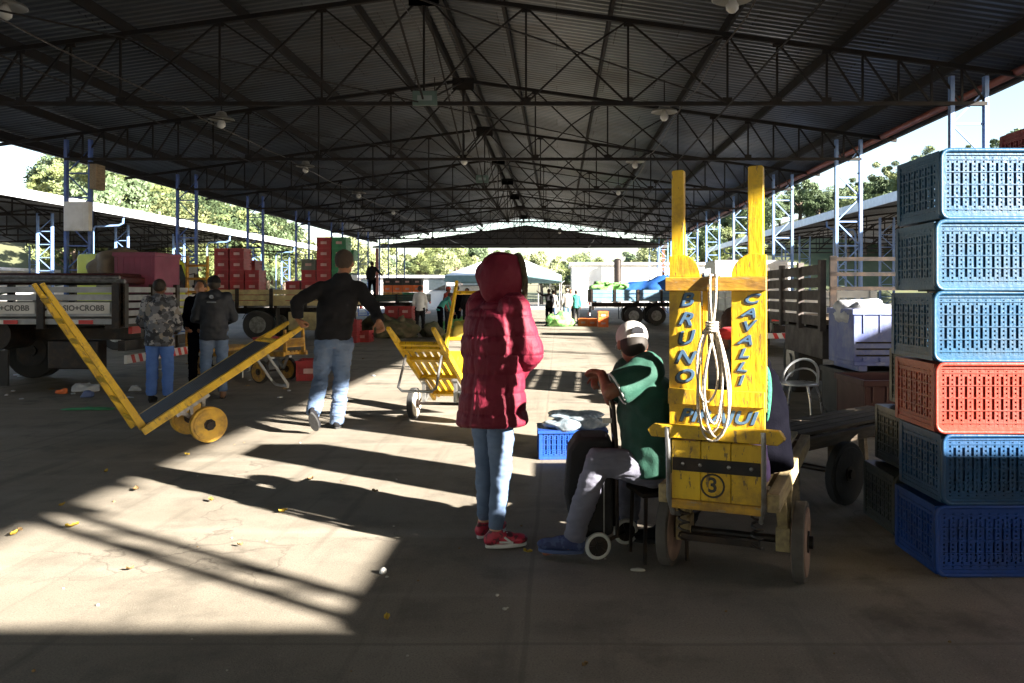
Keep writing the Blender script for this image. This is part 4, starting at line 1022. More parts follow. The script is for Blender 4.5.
# ---- person sitting on the cart behind the boards
bx = L2W(.13,.40,.07)
JB = dict(pel=bx+V((.0,0,.07)),che=bx+V((-.02,.02,.36)),nec=bx+V((-.06,.02,.57)),hed=bx+V((-.13,.0,.70)),shl=bx+V((-.12,.17,.50)),shr=bx+V((.04,-.13,.51)),ell=bx+V((-.22,.25,.27)),elr=bx+V((-.08,-.25,.27)),
  wrl=bx+V((-.33,.1,.16)),wrr=bx+V((-.27,-.15,.16)),hil=bx+V((-.04,.1,.04)),hir=bx+V((0,-.08,.04)),knl=bx+V((-.47,.2,.04)),knr=bx+V((-.45,.0,.04)),anl=bx+V((-.50,.2,-.45)),anr=bx+V((-.47,.02,-.46)))
JB = dict(pel=bx+V((.0,0,.09)),che=bx+V((-.02,.0,.36)),nec=bx+V((-.05,.0,.57)),hed=bx+V((-.12,.0,.70)),shl=bx+V((-.10,-.15,.50)),shr=bx+V((.02,.15,.51)),ell=bx+V((-.20,-.2,.27)),elr=bx+V((-.08,.25,.27)),
  wrl=bx+V((-.33,-.12,.16)),wrr=bx+V((-.27,.15,.16)),hil=bx+V((-.02,-.09,.07)),hir=bx+V((0,.08,.07)),knl=bx+V((-.25,.30,.07)),knr=bx+V((-.08,.42,.07)),anl=bx+V((-.40,.52,-.42)),anr=bx+V((-.27,.64,-.42)))
for k in 'lr': JB['an'+k].z = .085; JB['to'+k] = JB['an'+k]+V((-.15,.02,-.05))
# mirrored so the figure looks to the left
JB = {k: v for k, v in JB.items()}
def swap(J_):
    return {(k[:-1]+{'l':'r','r':'l'}[k[-1]] if k not in ('pel','che','nec','hed') else k): v for k, v in J_.items()}
JB['shl'], JB['shr'] = JB['shl'], JB['shr']
sb = person('person in black coat sitting on the lettered cart behind its boards', JB, vox=.011, skin='8a5c42', s=.95,
  top=dict(mat=M_navy,name='coat',hem=.08,hr=(.20,.175),wa=(.195,.165),ch=(.20,.16),slv=(.08,.066,.05)), pants=dict(mat=M_blackc), shoes=dict(mat=M_blackc), hair=dict(mat=pm('brown_hair',(.05,.025,.015),rough=.8),long=True), look=V((-.5,.8,0)))
M_knit = pm('green_knit', (.012,.11,.06), (.03,.2,.12), sc=70, rough=.9, bump=1, bsc=90)
c = L2W(.20,.15,.36)
k = MB(); lump(k, (c.x,c.y,c.z+.12), (.022,.04,.13), 11, n=24, m=20, amp=.12, fr=6)
base_ = sb[2]
k.xf(Matrix.Translation(-base_)); k.build('knit_sleeve', M_knit, sb[0], smooth=True)
k = MB(); k.path([c-base_+V((-.12+.075*math.cos(t*R(20)),.02+.07*math.sin(t*R(20)),.40)) for t in range(18)], .028, 8, closed=True); k.build('scarf', pm('red_scarf',(.6,.03,.04),rough=.8), sb[0], smooth=True)

# ---- shopping trolley
tr = empty('shopping_trolley', (.24,4.42,0), label='black two wheeled shopping trolley with white rimmed wheels in front of the seated man', cat='trolley')
def tl(p): return V(p)-V((.24,4.42,0))
M_tb = pm('trolley_bag', (.014,.013,.014), (.02,.018,.02), rough=.85, bump=.5, bsc=90)
poly = [W(570,520,4.42),W(564,490,4.42),W(568,447,4.42),W(577,434,4.42),W(606,434,4.42),W(612,440,4.42),W(612,530,4.42),W(585,533,4.42)]
bag = MB().prism([(p.x-.24,p.z) for p in poly],(0,-.11,0),(1,0,0),(0,0,1),(0,.26,0))
bg = bag.build('bag', M_tb, tr, bevel=.03, smooth='a')
MB().path([tl(p) for p in (W(606,434,4.38),W(604,460,4.30),W(604,534,4.29))], .004, 6).build('seam', M_galv, bg)
MB().b2(.0,.05,-.115,-.1,.72,.745).build('clasp', M_galv, bg)
fr_ = MB()
for dy in (-.1,.12):
    fr_.path([V((.08,dy,.1)),V((.075,dy,.6)),V((.06,dy,.80)),V((.04,dy,.88)),V((.01,dy*.9,.915))], .011, 8)
fr_.path([V((.01,-.09,.915)),V((-.005,-.05,.922)),V((-.005,.07,.922)),V((.01,.108,.915))], .017, 10)
fr_.bar((.075,-.1,.62),(.075,.12,.62),.02); fr_.bar((.06,-.1,.8),(.06,.12,.8),.02)
fr_.build('frame', M_blk, tr, smooth='a')
w1 = tl(W(598,548,4.26)); w1.z = .073
w2 = w1+V((.17,.26,0))
M_wr = pm('white_rubber', (.62,.62,.60), (.5,.5,.48), rough=.6)
ax = (w2-w1).normalized(); ax = V((.25,-.97,0)).normalized()
for wc_ in (w1, w2):
    a = wc_-ax*.014; b2_ = wc_+ax*.014
    n_ = 24; s1, u1 = frame(ax)
    o = MB().path([wc_+(s1*math.cos(t*R(15))+u1*math.sin(t*R(15)))*.061 for t in range(24)], .0125, 8, closed=True).build('wheel', M_wr, tr, smooth=True)
    d_ = MB().cyl(wc_-ax*.009, wc_+ax*.009, .056, .056, 20)
    for t in range(5): d_.bar(wc_+ax*.011, wc_+ax*.011+(s1*math.cos(t*R(72))+u1*math.sin(t*R(72)))*.05, .012, .008)
    d_.cyl(wc_-ax*.02, wc_+ax*.02, .014, .014, 10); d_.build('rim', M_blk, o, smooth='a')
MB().cyl(w1, w2, .006, .006, 8).bar(w1, (.08,-.1,.11), .015).bar(w2, (.08,.12,.11), .015).build('axle', M_blk, tr)

# ---- far people
M_whitec = pm('white_cloth', (.6,.62,.66), (.5,.52,.56), rough=.9)
M_tealc = pm('teal_cloth', (.05,.30,.26), rough=.9)
M_redcl = pm('dark_red_cloth', (.28,.04,.03), rough=.9)
M_greyc = pm('grey_cloth', (.25,.23,.22), rough=.9)
M_khaki = pm('khaki_cloth', (.34,.27,.17), rough=.9)
far = [(420,27,1.66,5,M_whitec,M_blackc,'man in a white shirt and dark trousers seen from behind by the produce','h'),
 (440,28.2,1.6,-60,M_tealc,M_navy,'person in teal top bending over produce beyond the tilted yellow cart','h'),
 (448,29,1.66,-120,M_redcl,M_blackc,'person in dark red top and red hat near the tilted cart','c'),
 (457,29.5,1.68,150,M_navy,M_navy,'person in dark blue jacket behind the upright post of the tilted cart','h'),
 (467,29,1.6,160,M_blackc,M_blackc,'person in black just left of the woman in red','h'),
 (549,34.5,1.6,30,M_blackc,M_navy,'person in black with raised arm beyond the woman in red','h'),
 (553,35,1.55,-20,M_greyc,M_jean,'person in grey shirt next to the one raising an arm','h'),
 (567,34,1.62,10,M_greyc,M_jeanl,'person in grey brown shirt and pale jeans in the far sunlight','c'),
 (576,34.6,1.55,-10,M_tealc,M_blackc,'person in pale teal top, rightmost of the far group','h'),
 (571,36.5,1.6,170,M_khaki,M_blackc,'person in khaki standing behind the far group','h')]
M_redh = pm('red_hat', (.5,.06,.03), rough=.8)
for px, Y, H_m, face, mt, mp_, lb, hk in far:
    mod = {}
    if 'raised' in lb: mod = dict(ell=(-.3,.05,1.42),wrl=(-.5,.1,1.55))
    if 'bending' in lb: mod = dict(che=(0,.18,1.22),nec=(0,.34,1.34),hed=(0,.44,1.42),shl=(-.17,.3,1.29),shr=(.17,.3,1.29),ell=(-.2,.4,1.02),elr=(.2,.4,1.02),wrl=(-.18,.5,.8),wrr=(.18,.5,.8))
    j, s_ = standing((px-558)*Y/800, Y, face, H_m, mod=mod)
    person(lb, j, group='people at the far end', vox=.026, bodyvox=.017, skin='7a4e36', s=s_, top=dict(mat=mt,hem=.1), pants=dict(mat=mp_), shoes=dict(mat=M_blackc), hair=dict(kind='cap',mat=M_redh if 'red hat' in lb else M_khaki) if hk == 'c' else dict(mat=M_hair))
j, s_ = standing((372-558)*37/800, 37, 10, 1.72, mod=dict(elr=(.33,.0,1.2),wrr=(.48,.1,1.05)))
j = {k: v+V((0,0,1.16)) for k, v in j.items()}
pr = person('man in black jacket standing up on the far dark truck bed', j, group=None, vox=.024, bodyvox=.017, skin='7a4e36', s=s_, top=dict(mat=M_blackc,hem=.1), pants=dict(mat=M_navy), shoes=dict(mat=M_blackc), hair=dict(mat=M_hair))
# ================================================================= trucks
def planks(mb, x0, x1, y, z0, z1, n, t=.03, gap=.25, axis='x', sk=0):
    ph = (z1-z0)/n
    for k in range(n):
        a = z0+k*ph; b = a+ph*(1-gap)
        if axis == 'x': mb.b2(x0,x1,y-t/2,y+t/2,a,b)
        else: mb.b2(y-t/2,y+t/2,x0,x1,a,b)
def flatbed(loc, yaw, L, label, Wd=2.4, deck=1.05, sh=.5, side=None, post=None, nplank=5, gap=.25, wheels=(1.2,), rad=.46, cab=None, cabL=1.9, group='flatbed trucks', logo=None, tail=True, rimm=None, guard=None, chassis=None, rear=None):
    r = empty('flatbed_truck', loc, yaw, label, 'truck', group); hw = Wd/2; side = side or M_alu; post = post or M_blk
    ch = MB()
    for s in (-1,1): ch.b2(.1,L+.8,s*.42-.05,s*.42+.05,deck-.32,deck-.14)
    for x in [.15+k*.9 for k in range(int(L/.9))]: ch.b2(x,x+.1,-hw+.05,hw-.05,deck-.13,deck-.04)
    ch.b2(.05,.15,-hw+.2,hw-.2,deck-.45,deck-.3)
    ch.build('chassis', chassis or M_blk, r)
    MB().b2(0,L,-hw,hw,deck-.04,deck+.02).build('deck', M_wood, r)
    for s in (-1,1):
        b = MB(); planks(b, .0, L, s*(hw+.015), deck-.06, deck+sh, nplank, gap=gap); sb_ = b.build('sideboard', side, r)
        n = max(2,int(L/1.0))
        for k in range(n+1):
            x = .04+(L-.08)*k/n; MB().b2(x-.05,x+.05,s*(hw+.035)-.035,s*(hw+.035)+.035,deck-.12,deck+sh+.015).build('stake', post, sb_)
        if logo and s == logo[0]:
            n2 = max(2,int(L/1.0)); y = s*(hw+.038)
            for k in range(n2):
                xa = .04+(L-.08)*k/n2+.09; xb = .04+(L-.08)*(k+1)/n2-.09; xm = (xa+xb)/2
                pl = MB().b2(xa,xb,y-.006,y+.006,deck+.09,deck+.25).build('name_plate', M_white2, r)
                Mt = Matrix.Translation(V((xm,s*(hw+.047),deck+.165))) @ Matrix.Rotation(R(180 if s > 0 else 0),4,'Z') @ RX90
                text_mesh(logo[1], .108, pm('plate_letter',(.12,.12,.13),rough=.6), 'lettering', pl, Mt, offset=.003)
            for k in range(n2):
                xm = .04+(L-.08)*(k+.5)/n2; y = s*(hw+.046)
                MB().b2(xm+.0,xm+.2,y-.004,y+.004,deck-.055,deck+.0).build('reflector', M_white2, sb_); MB().b2(xm-.2,xm-.003,y-.004,y+.004,deck-.055,deck+.0).build('reflector', M_red, sb_)
    if tail:
        b = MB(); planks(b, -hw, hw, -.02, deck-.06, deck+sh, nplank, gap=gap, axis='y'); tb = b.build('tailboard', rear or side, r)
        for k in range(4): y = -hw+.05+(Wd-.1)*k/3; MB().b2(-.06,-.0,y-.05,y+.05,deck-.1,deck+sh+.01).build('stake', post, tb)
        for s in (-1,1): MB().b2(-.09,-.04,s*(hw-.25)-.12,s*(hw-.25)+.12,deck-.2,deck-.1).build('tail_lamp', M_red, r)
    for x in wheels:
        for s in (-1,1):
            y = s*(hw-.22); w_ = MB().cyl((x,y-.13,rad),(x,y+.13,rad),rad,rad,28).build('wheel', M_dark, r, smooth='a', bevel=.03)
            rm = MB().cyl((x,y-.135,rad),(x,y+.135,rad),rad*.55,rad*.55,20); rm.cyl((x,y-.16,rad),(x,y+.16,rad),rad*.2,rad*.2,12); rm.build('rim', rimm or M_galv, w_, smooth='a')
            m_ = MB(); m_.path([(x+rad*1.15*math.cos(R(a)),y,rad+rad*1.12*math.sin(R(a))) for a in range(20,165,12)], .012, 6)
            m_.b2(x-rad*1.25,x-rad*1.2,y-.16,y+.16,.22,deck-.15); m_.build('mudguard', M_dark, r)
    # rear underrun bar, striped
    g_ = MB().b2(-.06,-.02,-hw+.05,hw-.05,.42,.54).build('underrun_bar', M_white2, r)
    s_ = MB()
    for k in range(int(Wd/.2)):
        y = -hw+.1+k*.2; s_.prism([(0,0),(.09,0),(.15,.12),(.06,.12)], (-.064,y,.42), (0,1,0), (0,0,1), (.003,0,0))
    s_.build('stripe', M_red, g_)
    for q in (-.475,.475): MB().b2(-.019,.02,q-.025,q+.025,.45,deck-.3).build('bar_bracket', M_blk, r)
    if cab:
        x0 = L+.15; c = MB()
        c.prism([(0,.55),(cabL,.55),(cabL,1.45),(cabL-.22,2.25),(cabL-.4,2.4),(.05,2.4),(0,2.3)], (x0,-hw+.1,0), (1,0,0), (0,0,1), (0,Wd-.2,0))
        cb = c.build('cab', cab, r, bevel=.05)
        for s in (-1,1): MB().prism([(.55,1.5),(cabL-.12,1.5),(cabL-.32,2.18),(.55,2.18)], (x0,s*(hw-.1)-.006,0), (1,0,0), (0,0,1), (0,.012,0)).build('side_window', M_glass, cb)
        MB().prism([(-hw+.25,0),(hw-.25,0),(hw-.3,.7),(-hw+.3,.7)], (x0+cabL-.01,0,1.5), (0,1,0), V((-.22,0,.8)).normalized(), (.02,0,.005)).build('windscreen', M_glass, cb)
        for s in (-1,1):
            MB().cyl((x0+cabL,s*.8,.85),(x0+cabL+.03,s*.8,.85),.11,.11,16).build('headlight', M_white2, cb)
            MB().path([(x0+cabL-.2,s*(hw-.1),1.9),(x0+cabL-.05,s*(hw+.12),1.95)], .015, 6).box((x0+cabL-.03,s*(hw+.14),1.75),(.05,.16,.36)).build('mirror', M_blk, cb)
            y = s*(hw-.25); x = x0+cabL*.55
            w2_ = MB().cyl((x,y-.12,rad),(x,y+.12,rad),rad,rad,28).build('wheel', M_dark, r, smooth='a', bevel=.03); MB().cyl((x,y-.125,rad),(x,y+.125,rad),rad*.55,rad*.55,20).build('rim', M_galv, w2_, smooth='a')
    return r
t1 = flatbed((-6.15,12.45,0), R(180), 6.4, 'flatbed truck at left with grey slatted sides carrying white lettered plates', side=M_alu, nplank=5, gap=.3, wheels=(2.6,), cab=M_white2, logo=(1,'BOSIO+CROBB'), rimm=M_blk, deck=1.04, sh=.5)
# things under the truck: tank, side skirt
MB().cyl((1.9,1.0,.82),(1.9,.4,.82),.22,.22,20).build('air_tank', M_blk, t1, smooth='a')
MB().b2(1.55,2.95,1.22,1.26,.12,.62).build('side_skirt', M_dark, t1)
MB().b2(.3,1.0,1.0,1.25,.35,.75).build('tool_box', M_blk, t1, bevel=.02)
MB().b2(.15,6.3,-.9,.9,1.55,1.66).b2(.2,6.2,-.8,.8,1.66,1.71).build('load_cover', M_binr, t1, bevel=.05)
tag(MB().cyl((-6.2,11.45,1.585),(-8.4,11.5,1.60),.03,.03,8).cyl((-6.25,11.55,1.585),(-8.4,11.6,1.60),.03,.03,8).cyl((-6.3,11.5,1.64),(-8.3,11.54,1.655),.03,.03,8).build('metal_pipes', M_galv, smooth='a'), 'bundle of grey metal pipes lying along the side of the lettered truck', 'pipes')
bin_((-6.46,12.6,1.07), .62,.8,.96, M_binm, 'magenta plastic bin standing at the rear corner of the lettered truck')
tag(lump(MB(),(-7.05,12.7,1.86),(.34,.4,.24),5,n=36,m=24,amp=.3,fr=2.5).build('tarpaulin', pm('brown_tarp',(.20,.16,.12),(.13,.11,.09),rough=.8,bump=.8,bsc=9), smooth=True), 'rumpled brown tarpaulin bundled beside the magenta bin', 'tarpaulin')
# lime cab truck beyond
flatbed((-12.9,21.0,0), R(-8), .9, 'lime green truck cab showing behind the brown tarpaulin', cab=pm('lime_cab',(.42,.5,.03),(.36,.44,.03),rough=.35,coat=.4), side=M_yeld, Wd=2.1, wheels=(), sh=.3)
M_cream = pm('cream_board', (.42,.36,.18), (.34,.28,.15), sc=6, rough=.7, dirt=(.15,.12,.08), dsc=3)
t2 = flatbed((-6.5,25.2,0), R(180), 5.2, 'cream sided flatbed truck loaded with red and green crates', side=M_cream, post=M_blk, nplank=3, gap=.12, wheels=(2.55,), rad=.46, cab=M_white2, deck=1.10, sh=.44)
MB().b2(.15,1.6,.95,1.2,.3,.85).build('side_box', M_cream, t2, bevel=.02)
MB().cyl((3.6,.9,.75),(4.4,.9,.75),.24,.24,18).build('fuel_tank', M_galv, t2, smooth='a')
t3 = flatbed((-6.35,38.4,0), R(180), 3.4, 'dark flatbed truck far back with a man standing on it', side=pm('dark_green_board',(.03,.05,.04),rough=.7), nplank=3, gap=.1, wheels=(1.1,), cab=pm('blue_cab',(.05,.1,.2),rough=.4), deck=1.1, sh=.25)
t4 = flatbed((1.45,36.4,0), 0, 6.2, 'pale blue sided flatbed truck in the far sunlight with a blue tarp load', side=pm('pale_blue_board',(.13,.24,.34),(.10,.19,.28),rough=.6), nplank=3, gap=.08, wheels=(1.9,2.9), rad=.42, cab=M_white2, deck=1.12, sh=.45)
tag(lump(MB(),(5.0,36.4,1.55),(2.4,1.05,.62),9,n=40,m=24,amp=.14,fr=.9,zc=1.15).build('tarpaulin', pm('blue_tarp',(.03,.12,.42),(.02,.09,.33),rough=.45,bump=.6,bsc=5), smooth=True), 'blue tarpaulin over the load of the pale blue truck', 'tarpaulin')
M_veg = pm('green_produce', (.08,.34,.08), (.28,.5,.16), sc=9, rough=.6, bump=1, bsc=14)
tag(lump(MB(),(2.3,36.2,1.62),(.8,.9,.30),13,n=36,m=20,amp=.3,fr=3).build('produce_sacks', M_veg, smooth=True), 'green produce sacks at the rear of the pale blue truck', 'sacks')
M_gw = pm('truck_grey_wood', (.10,.085,.078), (.06,.05,.048), sc=6, rough=.8, bump=.5, bsc=25, dirt=(.16,.15,.145), dsc=5)
r1 = flatbed((4.42,9.5,0), R(88), 3.0, 'old flatbed truck on the right with tall weathered grey slat sides', Wd=2.45, side=M_gw, post=M_gw, nplank=5, gap=.22, wheels=(2.0,), deck=1.08, sh=.72, tail=False)
MB().b2(.1,1.9,1.0,1.24,.62,.98).build('side_box', M_gw, r1, bevel=.01)
rl = MB()
for z in (1.45,1.62,1.80): rl.b2(-.09,-.055,-1.2,1.2,z,z+.045)
rl.b2(-.09,-.05,-1.2,-1.12,1.0,1.86).b2(-.09,-.05,1.12,1.2,1.0,1.86).b2(-.09,-.05,-.04,.04,1.0,1.86).b2(-.10,-.04,-1.2,1.2,.98,1.1); rl.build('rear_rail', M_blk, r1)
r2 = flatbed((5.75,17.6,0), R(90), 6.0, 'white sided flatbed truck parked behind the grey slatted one', side=M_white, post=M_white, nplank=3, gap=.15, wheels=(1.6,), cab=M_white2, deck=1.0, sh=.5)
r3 = flatbed((6.6,29.0,0), R(90), 5.5, 'white flatbed truck under a blue covered load, third in the right row', side=M_white2, post=M_alu, nplank=3, gap=.1, wheels=(1.6,), cab=M_white2, deck=1.0, sh=.5)
tag(lump(MB(),(6.5,31.5,1.5),(1.0,2.3,.75),21,n=36,m=24,amp=.12,fr=1,zc=1.05).build('tarpaulin', MATS['blue_tarp'], smooth=True), 'blue tarpaulin covering the load of the third truck in the right row', 'tarpaulin')

# unseen box truck behind the camera, put in to shade the near floor
bt = empty('shade_box_truck', (4.6,-3.5,0), 0, 'unseen white box truck behind the camera, added to shade the near floor', 'truck')
MB().b2(0,7.4,-1.25,1.28,1.0,3.97).build('cargo_box', M_white, bt, bevel=.03)
MB().b2(0,9.2,-.5,.5,.6,.98).b2(.2,7.3,1.15,1.25,.12,.98).build('chassis', M_blk, bt)
cbm = MB().prism([(0,.6),(1.9,.6),(1.9,1.6),(1.6,2.6),(0,2.7)], (7.5,-1.15,0),(1,0,0),(0,0,1),(0,2.3,0)).build('cab', M_white, bt, bevel=.04)
MB().prism([(.5,1.6),(1.7,1.6),(1.5,2.3),(.5,2.3)], (7.5,1.148,0),(1,0,0),(0,0,1),(0,.012,0)).build('side_window', M_glass, cbm)
for x in (1.6,8.6):
    for s in (-1,1):
        w_ = MB().cyl((x,s*1.0-.13,.47),(x,s*1.0+.13,.47),.47,.47,24).build('wheel', M_dark, bt, smooth='a'); MB().cyl((x,s*1.0-.14,.47),(x,s*1.0+.14,.47),.25,.25,16).build('rim', M_galv, w_, smooth='a')

# ================================================================= small crates on trucks and floor
def box_crate_mesh(w, d, h):
    b = MB(); t = .02
    b.b2(-w/2,w/2,-d/2,d/2,0,.02)
    for s in (-1,1):
        for z0, z1 in ((.02,h*.32),(h*.40,h*.60),(h*.72,h)):
            b.b2(-w/2,w/2,s*d/2-t*(s>0),s*d/2+t*(s<0),z0,z1); b.b2(s*w/2-t*(s>0),s*w/2+t*(s<0),-d/2+t,d/2-t,z0,z1)
        for q in (-1,-.33,.33,1): b.b2(q*(w/2-.02)-.018,q*(w/2-.02)+.018,s*d/2-t*(s>0)-.004,s*d/2+t*(s<0)+.004,.0,h)
        b.b2(-w/2+.03,w/2-.03,s*(d/2-.035)-.004,s*(d/2-.035)+.004,.02,h-.02); b.b2(s*(w/2-.035)-.004,s*(w/2-.035)+.004,-d/2+.03,d/2-.03,.02,h-.02)
    b.b2(-w/2-.012,w/2+.012,-d/2-.012,-d/2+.012,h-.035,h); b.b2(-w/2-.012,w/2+.012,d/2-.012,d/2+.012,h-.035,h)
    return b
bcm = box_crate_mesh(.42,.6,.325).mesh('produce_crate'); BC = {}
lblm = MB().b2(-.09,.09,-.308,-.304,.12,.20).mesh('label_plate')
def bcrate(loc, mat, label, group, sc=1, rz=0, plate=True):
    if mat.name not in BC: m_ = bcm.copy(); m_.materials.append(mat); BC[mat.name] = m_
    r = empty('produce_crate', loc, rz, label, 'crate', group); r.scale = (sc,sc,sc)
    o = bpy.data.objects.new('body', BC[mat.name]); col.objects.link(o); o.parent = r
    if plate:
        if not lblm.materials: lblm.materials.append(pm('plate_pink',(.5,.32,.32),rough=.6))
        o2 = bpy.data.objects.new('label_plate', lblm); col.objects.link(o2); o2.parent = r
    return r
ords = ['first','second','third','fourth','fifth','sixth','seventh','eighth']
colsT2 = [(-10.15,5,'rrrrr'),(-9.68,5,'rrrrr'),(-9.22,3,'rrr'),(-8.0,2,'rr'),(-7.52,4,'rrrk'),(-7.06,6,'rrrrrr'),(-6.6,6,'gggggg')]
M_redk = pm('grey_crate', (.12,.14,.13), rough=.6)
for ci, (x, n, cs) in enumerate(colsT2):
    for k in range(n):
        mt = {'r':M_redc,'g':M_grnc,'k':M_redk}[cs[k]]; cn = {'r':'red','g':'green','k':'grey'}[cs[k]]
        bcrate((x,24.4,1.125+.33*k), mt, f'{cn} crate, {ords[k]} from the deck, {ords[ci]} column from left, cream truck', 'crates on the cream truck')
        if ci in (0,1,5,6) and k > n-2:
            bcrate((x,25.3,1.125+.33*(k-1)), mt, f'{cn} back row crate behind the {ords[ci]} column on the cream truck', 'crates on the cream truck')
for ci in range(4):
    for k, (mt, cn) in enumerate(((M_grnc if ci > 1 else MATS['yellow_worn'],'green' if ci > 1 else 'yellow'),(M_orgc,'orange'),(M_bing,'dark'))):
        bcrate((-7.95+.46*ci,37.6,1.125+.33*k), mt, f'{cn} crate in the {ords[ci]} column on the far dark truck', 'crates on the far dark truck')
bcrate(G(306,381)+V((0,.3,0)), M_redc, 'red plastic crate alone on the floor beyond the walking man', None, 1.0, R(10))
for ci in range(2):
    for k in range(3):
        bcrate((-4.95-.45*ci,26.2,.33*k), M_redc, f'red crate by the man in white, {ords[k]} from the floor, {["right","left"][ci]} column', 'red crates by the man in white')
for i, (px, Y, n) in enumerate(((592,34.3,1),(603,33.6,2),(583,34.6,1),(266,20,1),(352,23,2),(364,23.4,1))):
    for k in range(n):
        bcrate(((px-558)*Y/800,Y,.33*k), M_orgc if i < 3 else M_redc, (['orange crate at the tail of the pale blue truck','orange crate stacked right by the pale blue truck','orange crate beside the far group of people','red crate in shade under the cream truck','dark red crate behind the walking man at right','dark red crate nearest the far red stack'][i])+(', upper one' if k else ''), 'loose crates far back')
# produce heaps
vegs = [((455,),(29.6),(.5,.4,.35),M_veg,'heap of green produce on the floor beside the dark figures'),
        ((463,),(24.5),(.45,.35,.35),pm('yellow_sack',(.5,.36,.05),(.35,.28,.05),sc=6,rough=.8,bump=.8,bsc=20),'yellow sack of produce behind the tilted cart'),
        ((560,),(34.0),(.55,.4,.38),M_veg,'heap of green produce at the feet of the far group'),
        ((395,),(25.5),(.7,.5,.4),pm('brown_sack',(.14,.11,.07),(.07,.08,.04),sc=6,rough=.9,bump=.8,bsc=20),'pile of brown sacks in the shade left of the man in white'),
        ((378,),(26.5),(.5,.5,.5),MATS['brown_sack'],'dark pile of sacks farther left of the man in white'),
        ((432,),(25.8),(.35,.3,.3),MATS['brown_sack'],'small brown sack right of the man in white')]
for i, (px, Y, rr, mt, lb) in enumerate(vegs):
    tag(lump(MB(),((px[0]-558)*Y/800,Y,rr[2]*.6),rr,i*3+40,n=32,m=20,amp=.3,fr=4,zc=.0).build('produce_heap', mt, smooth=True), lb, 'produce', 'produce heaps on the floor')

# chair
M_ch = pm('chair_alu', (.55,.58,.62), (.4,.43,.47), rough=.3, metal=.7)
cr = empty('metal_chair', (2.58,8.55,0), R(-35), 'silver tubular metal chair in front of the grey slatted truck', 'chair')
MB().cyl((0,0,.44),(0,0,.465),.20,.20,24).build('seat', M_ch, cr, smooth='a', bevel=.006)
for a, b_ in ((-1,-1),(1,-1),(-1,1),(1,1)): MB().path([(a*.13,b_*.13,.44),(a*.17,b_*.17,.3),(a*.2,b_*.2,0)], .013, 8).build('leg', M_ch, cr, smooth='a')
k = [V((.19*math.cos(R(a)),.19*math.sin(R(a)),.46+.24*math.sin(R(a))**.7 if 0 < a < 180 else .46)) for a in range(0,181,12)]
MB().path(k, .014, 8).path([p*1.0+V((0,.0,-.10 if 0 < i < 15 else 0)) for i, p in enumerate(k)], .010, 8).build('backrest', M_ch, cr, smooth='a')

# ================================================================= beyond the hall
M_wall = pm('white_render', (.72,.71,.68), (.62,.61,.58), sc=.8, rough=.8, dirt=(.45,.42,.38), dsc=.6, damt=.4)
M_yard = pm('yard_concrete', (.42,.40,.36), (.34,.32,.29), sc=.5, rough=.85, dirt=(.2,.18,.15), dsc=.8)
tag(MB().b2(-60,60,68,96,-.1,.006).build('yard', M_yard), kind='structure')
def building(x0,x1,y0,y1,h,label,mat,win=None,roofm=None,doors=()):
    r = empty('warehouse', ((x0+x1)/2,y0,0), label=label, cat='building'); cx = (x0+x1)/2
    w_ = MB().b2(x0-cx,x1-cx,0,y1-y0,0,h).build('wall', mat, r)
    MB().b2(x0-cx-.3,x1-cx+.3,-.4,y1-y0+.3,h+.003,h+.25).build('roof', roofm or M_fas, r)
    n = win or 0
    for k in range(n):
        x = (x0-cx)+(x1-x0)*(k+.5)/n
        f = MB().b2(x-.9,x+.9,-.05,-.003,1.6,2.8).build('window', M_alu, r); MB().b2(x-.8,x+.8,-.07,-.052,1.7,2.7).build('pane', M_glass, f)
    for x in doors:
        MB().b2(x-1.2,x+1.2,-.06,-.003,0,3.2).build('door', M_gw, r)
    return r
building(1.5,24,82,95,4.3,'long white rendered warehouse wall beyond the far trucks',M_wall,roofm=M_wall)
building(-20,-3.5,78,90,2.9,'low white building with brown openings beyond the teal canopy',M_wall,win=5,doors=(-4,3))
building(-62,-44,30,70,3.2,'white storage building behind the left market shed',M_wall,win=4)
building(35,52,26,72,3.0,'white storage building behind the right market shed',M_wall,win=4)
tag(MB().cyl((6.0,80.6,0),(6.0,80.6,4.7),.38,.38,18).sphere((6.0,80.6,4.7),(.38,.38,.2),n=18,m=6).build('standpipe', M_blk, smooth='a'), 'dark upright tank pipe in front of the long white warehouse', 'pipe')
# fence at the yard
fn = empty('mesh_fence', (0,77,0), label='thin pipe fence with bent posts across the far yard', cat='fence')
mb = MB()
for k in range(14):
    x = -3+k*1.0*1.1; p = MB().path([(x,0,0),(x,0,2.2),(x+.1,0,2.45),(x+.35,0,2.6)], .04, 6); p.build('post', M_alu, fn)
for z in (.3,1.2,2.15): mb.bar((-3,0,z),(11.3,0,z),.03)
for k in range(60): mb.bar((-3+k*.24,.02,.3),(-3+k*.24,.02,2.15),.008)
mb.build('wire_panel', M_galv, fn)
# canopy
cn = empty('canopy_tent', (-4.6,72,0), label='large white canopy tent with teal valance beyond the hall', cat='tent')
a = 4.9; M_cv = pm('canopy_white',(.66,.70,.72),(.58,.64,.66),rough=.7); M_tl = pm('canopy_teal',(.16,.27,.29),(.13,.23,.25),rough=.7)
def pyr(o): return MB().add([(-a,-a,2.9+o),(a,-a,2.9+o),(a,a,2.9+o),(-a,a,2.9+o),(-.3,-.3,4.95+o),(.3,-.3,4.95+o),(.3,.3,4.95+o),(-.3,.3,4.95+o)], [(0,1,5,4),(1,2,6,5),(2,3,7,6),(3,0,4,7),(4,5,6,7)])
t_ = pyr(0); t_.join(pyr(-.04)); t_.build('roof', M_cv, cn, fix=False)
v_ = MB()
for s in (-1,1): v_.b2(-a,a,s*a-.02,s*a+.02,2.35,2.9); v_.b2(s*a-.02,s*a+.02,-a,a,2.35,2.9)
v_.build('valance', M_tl, cn)
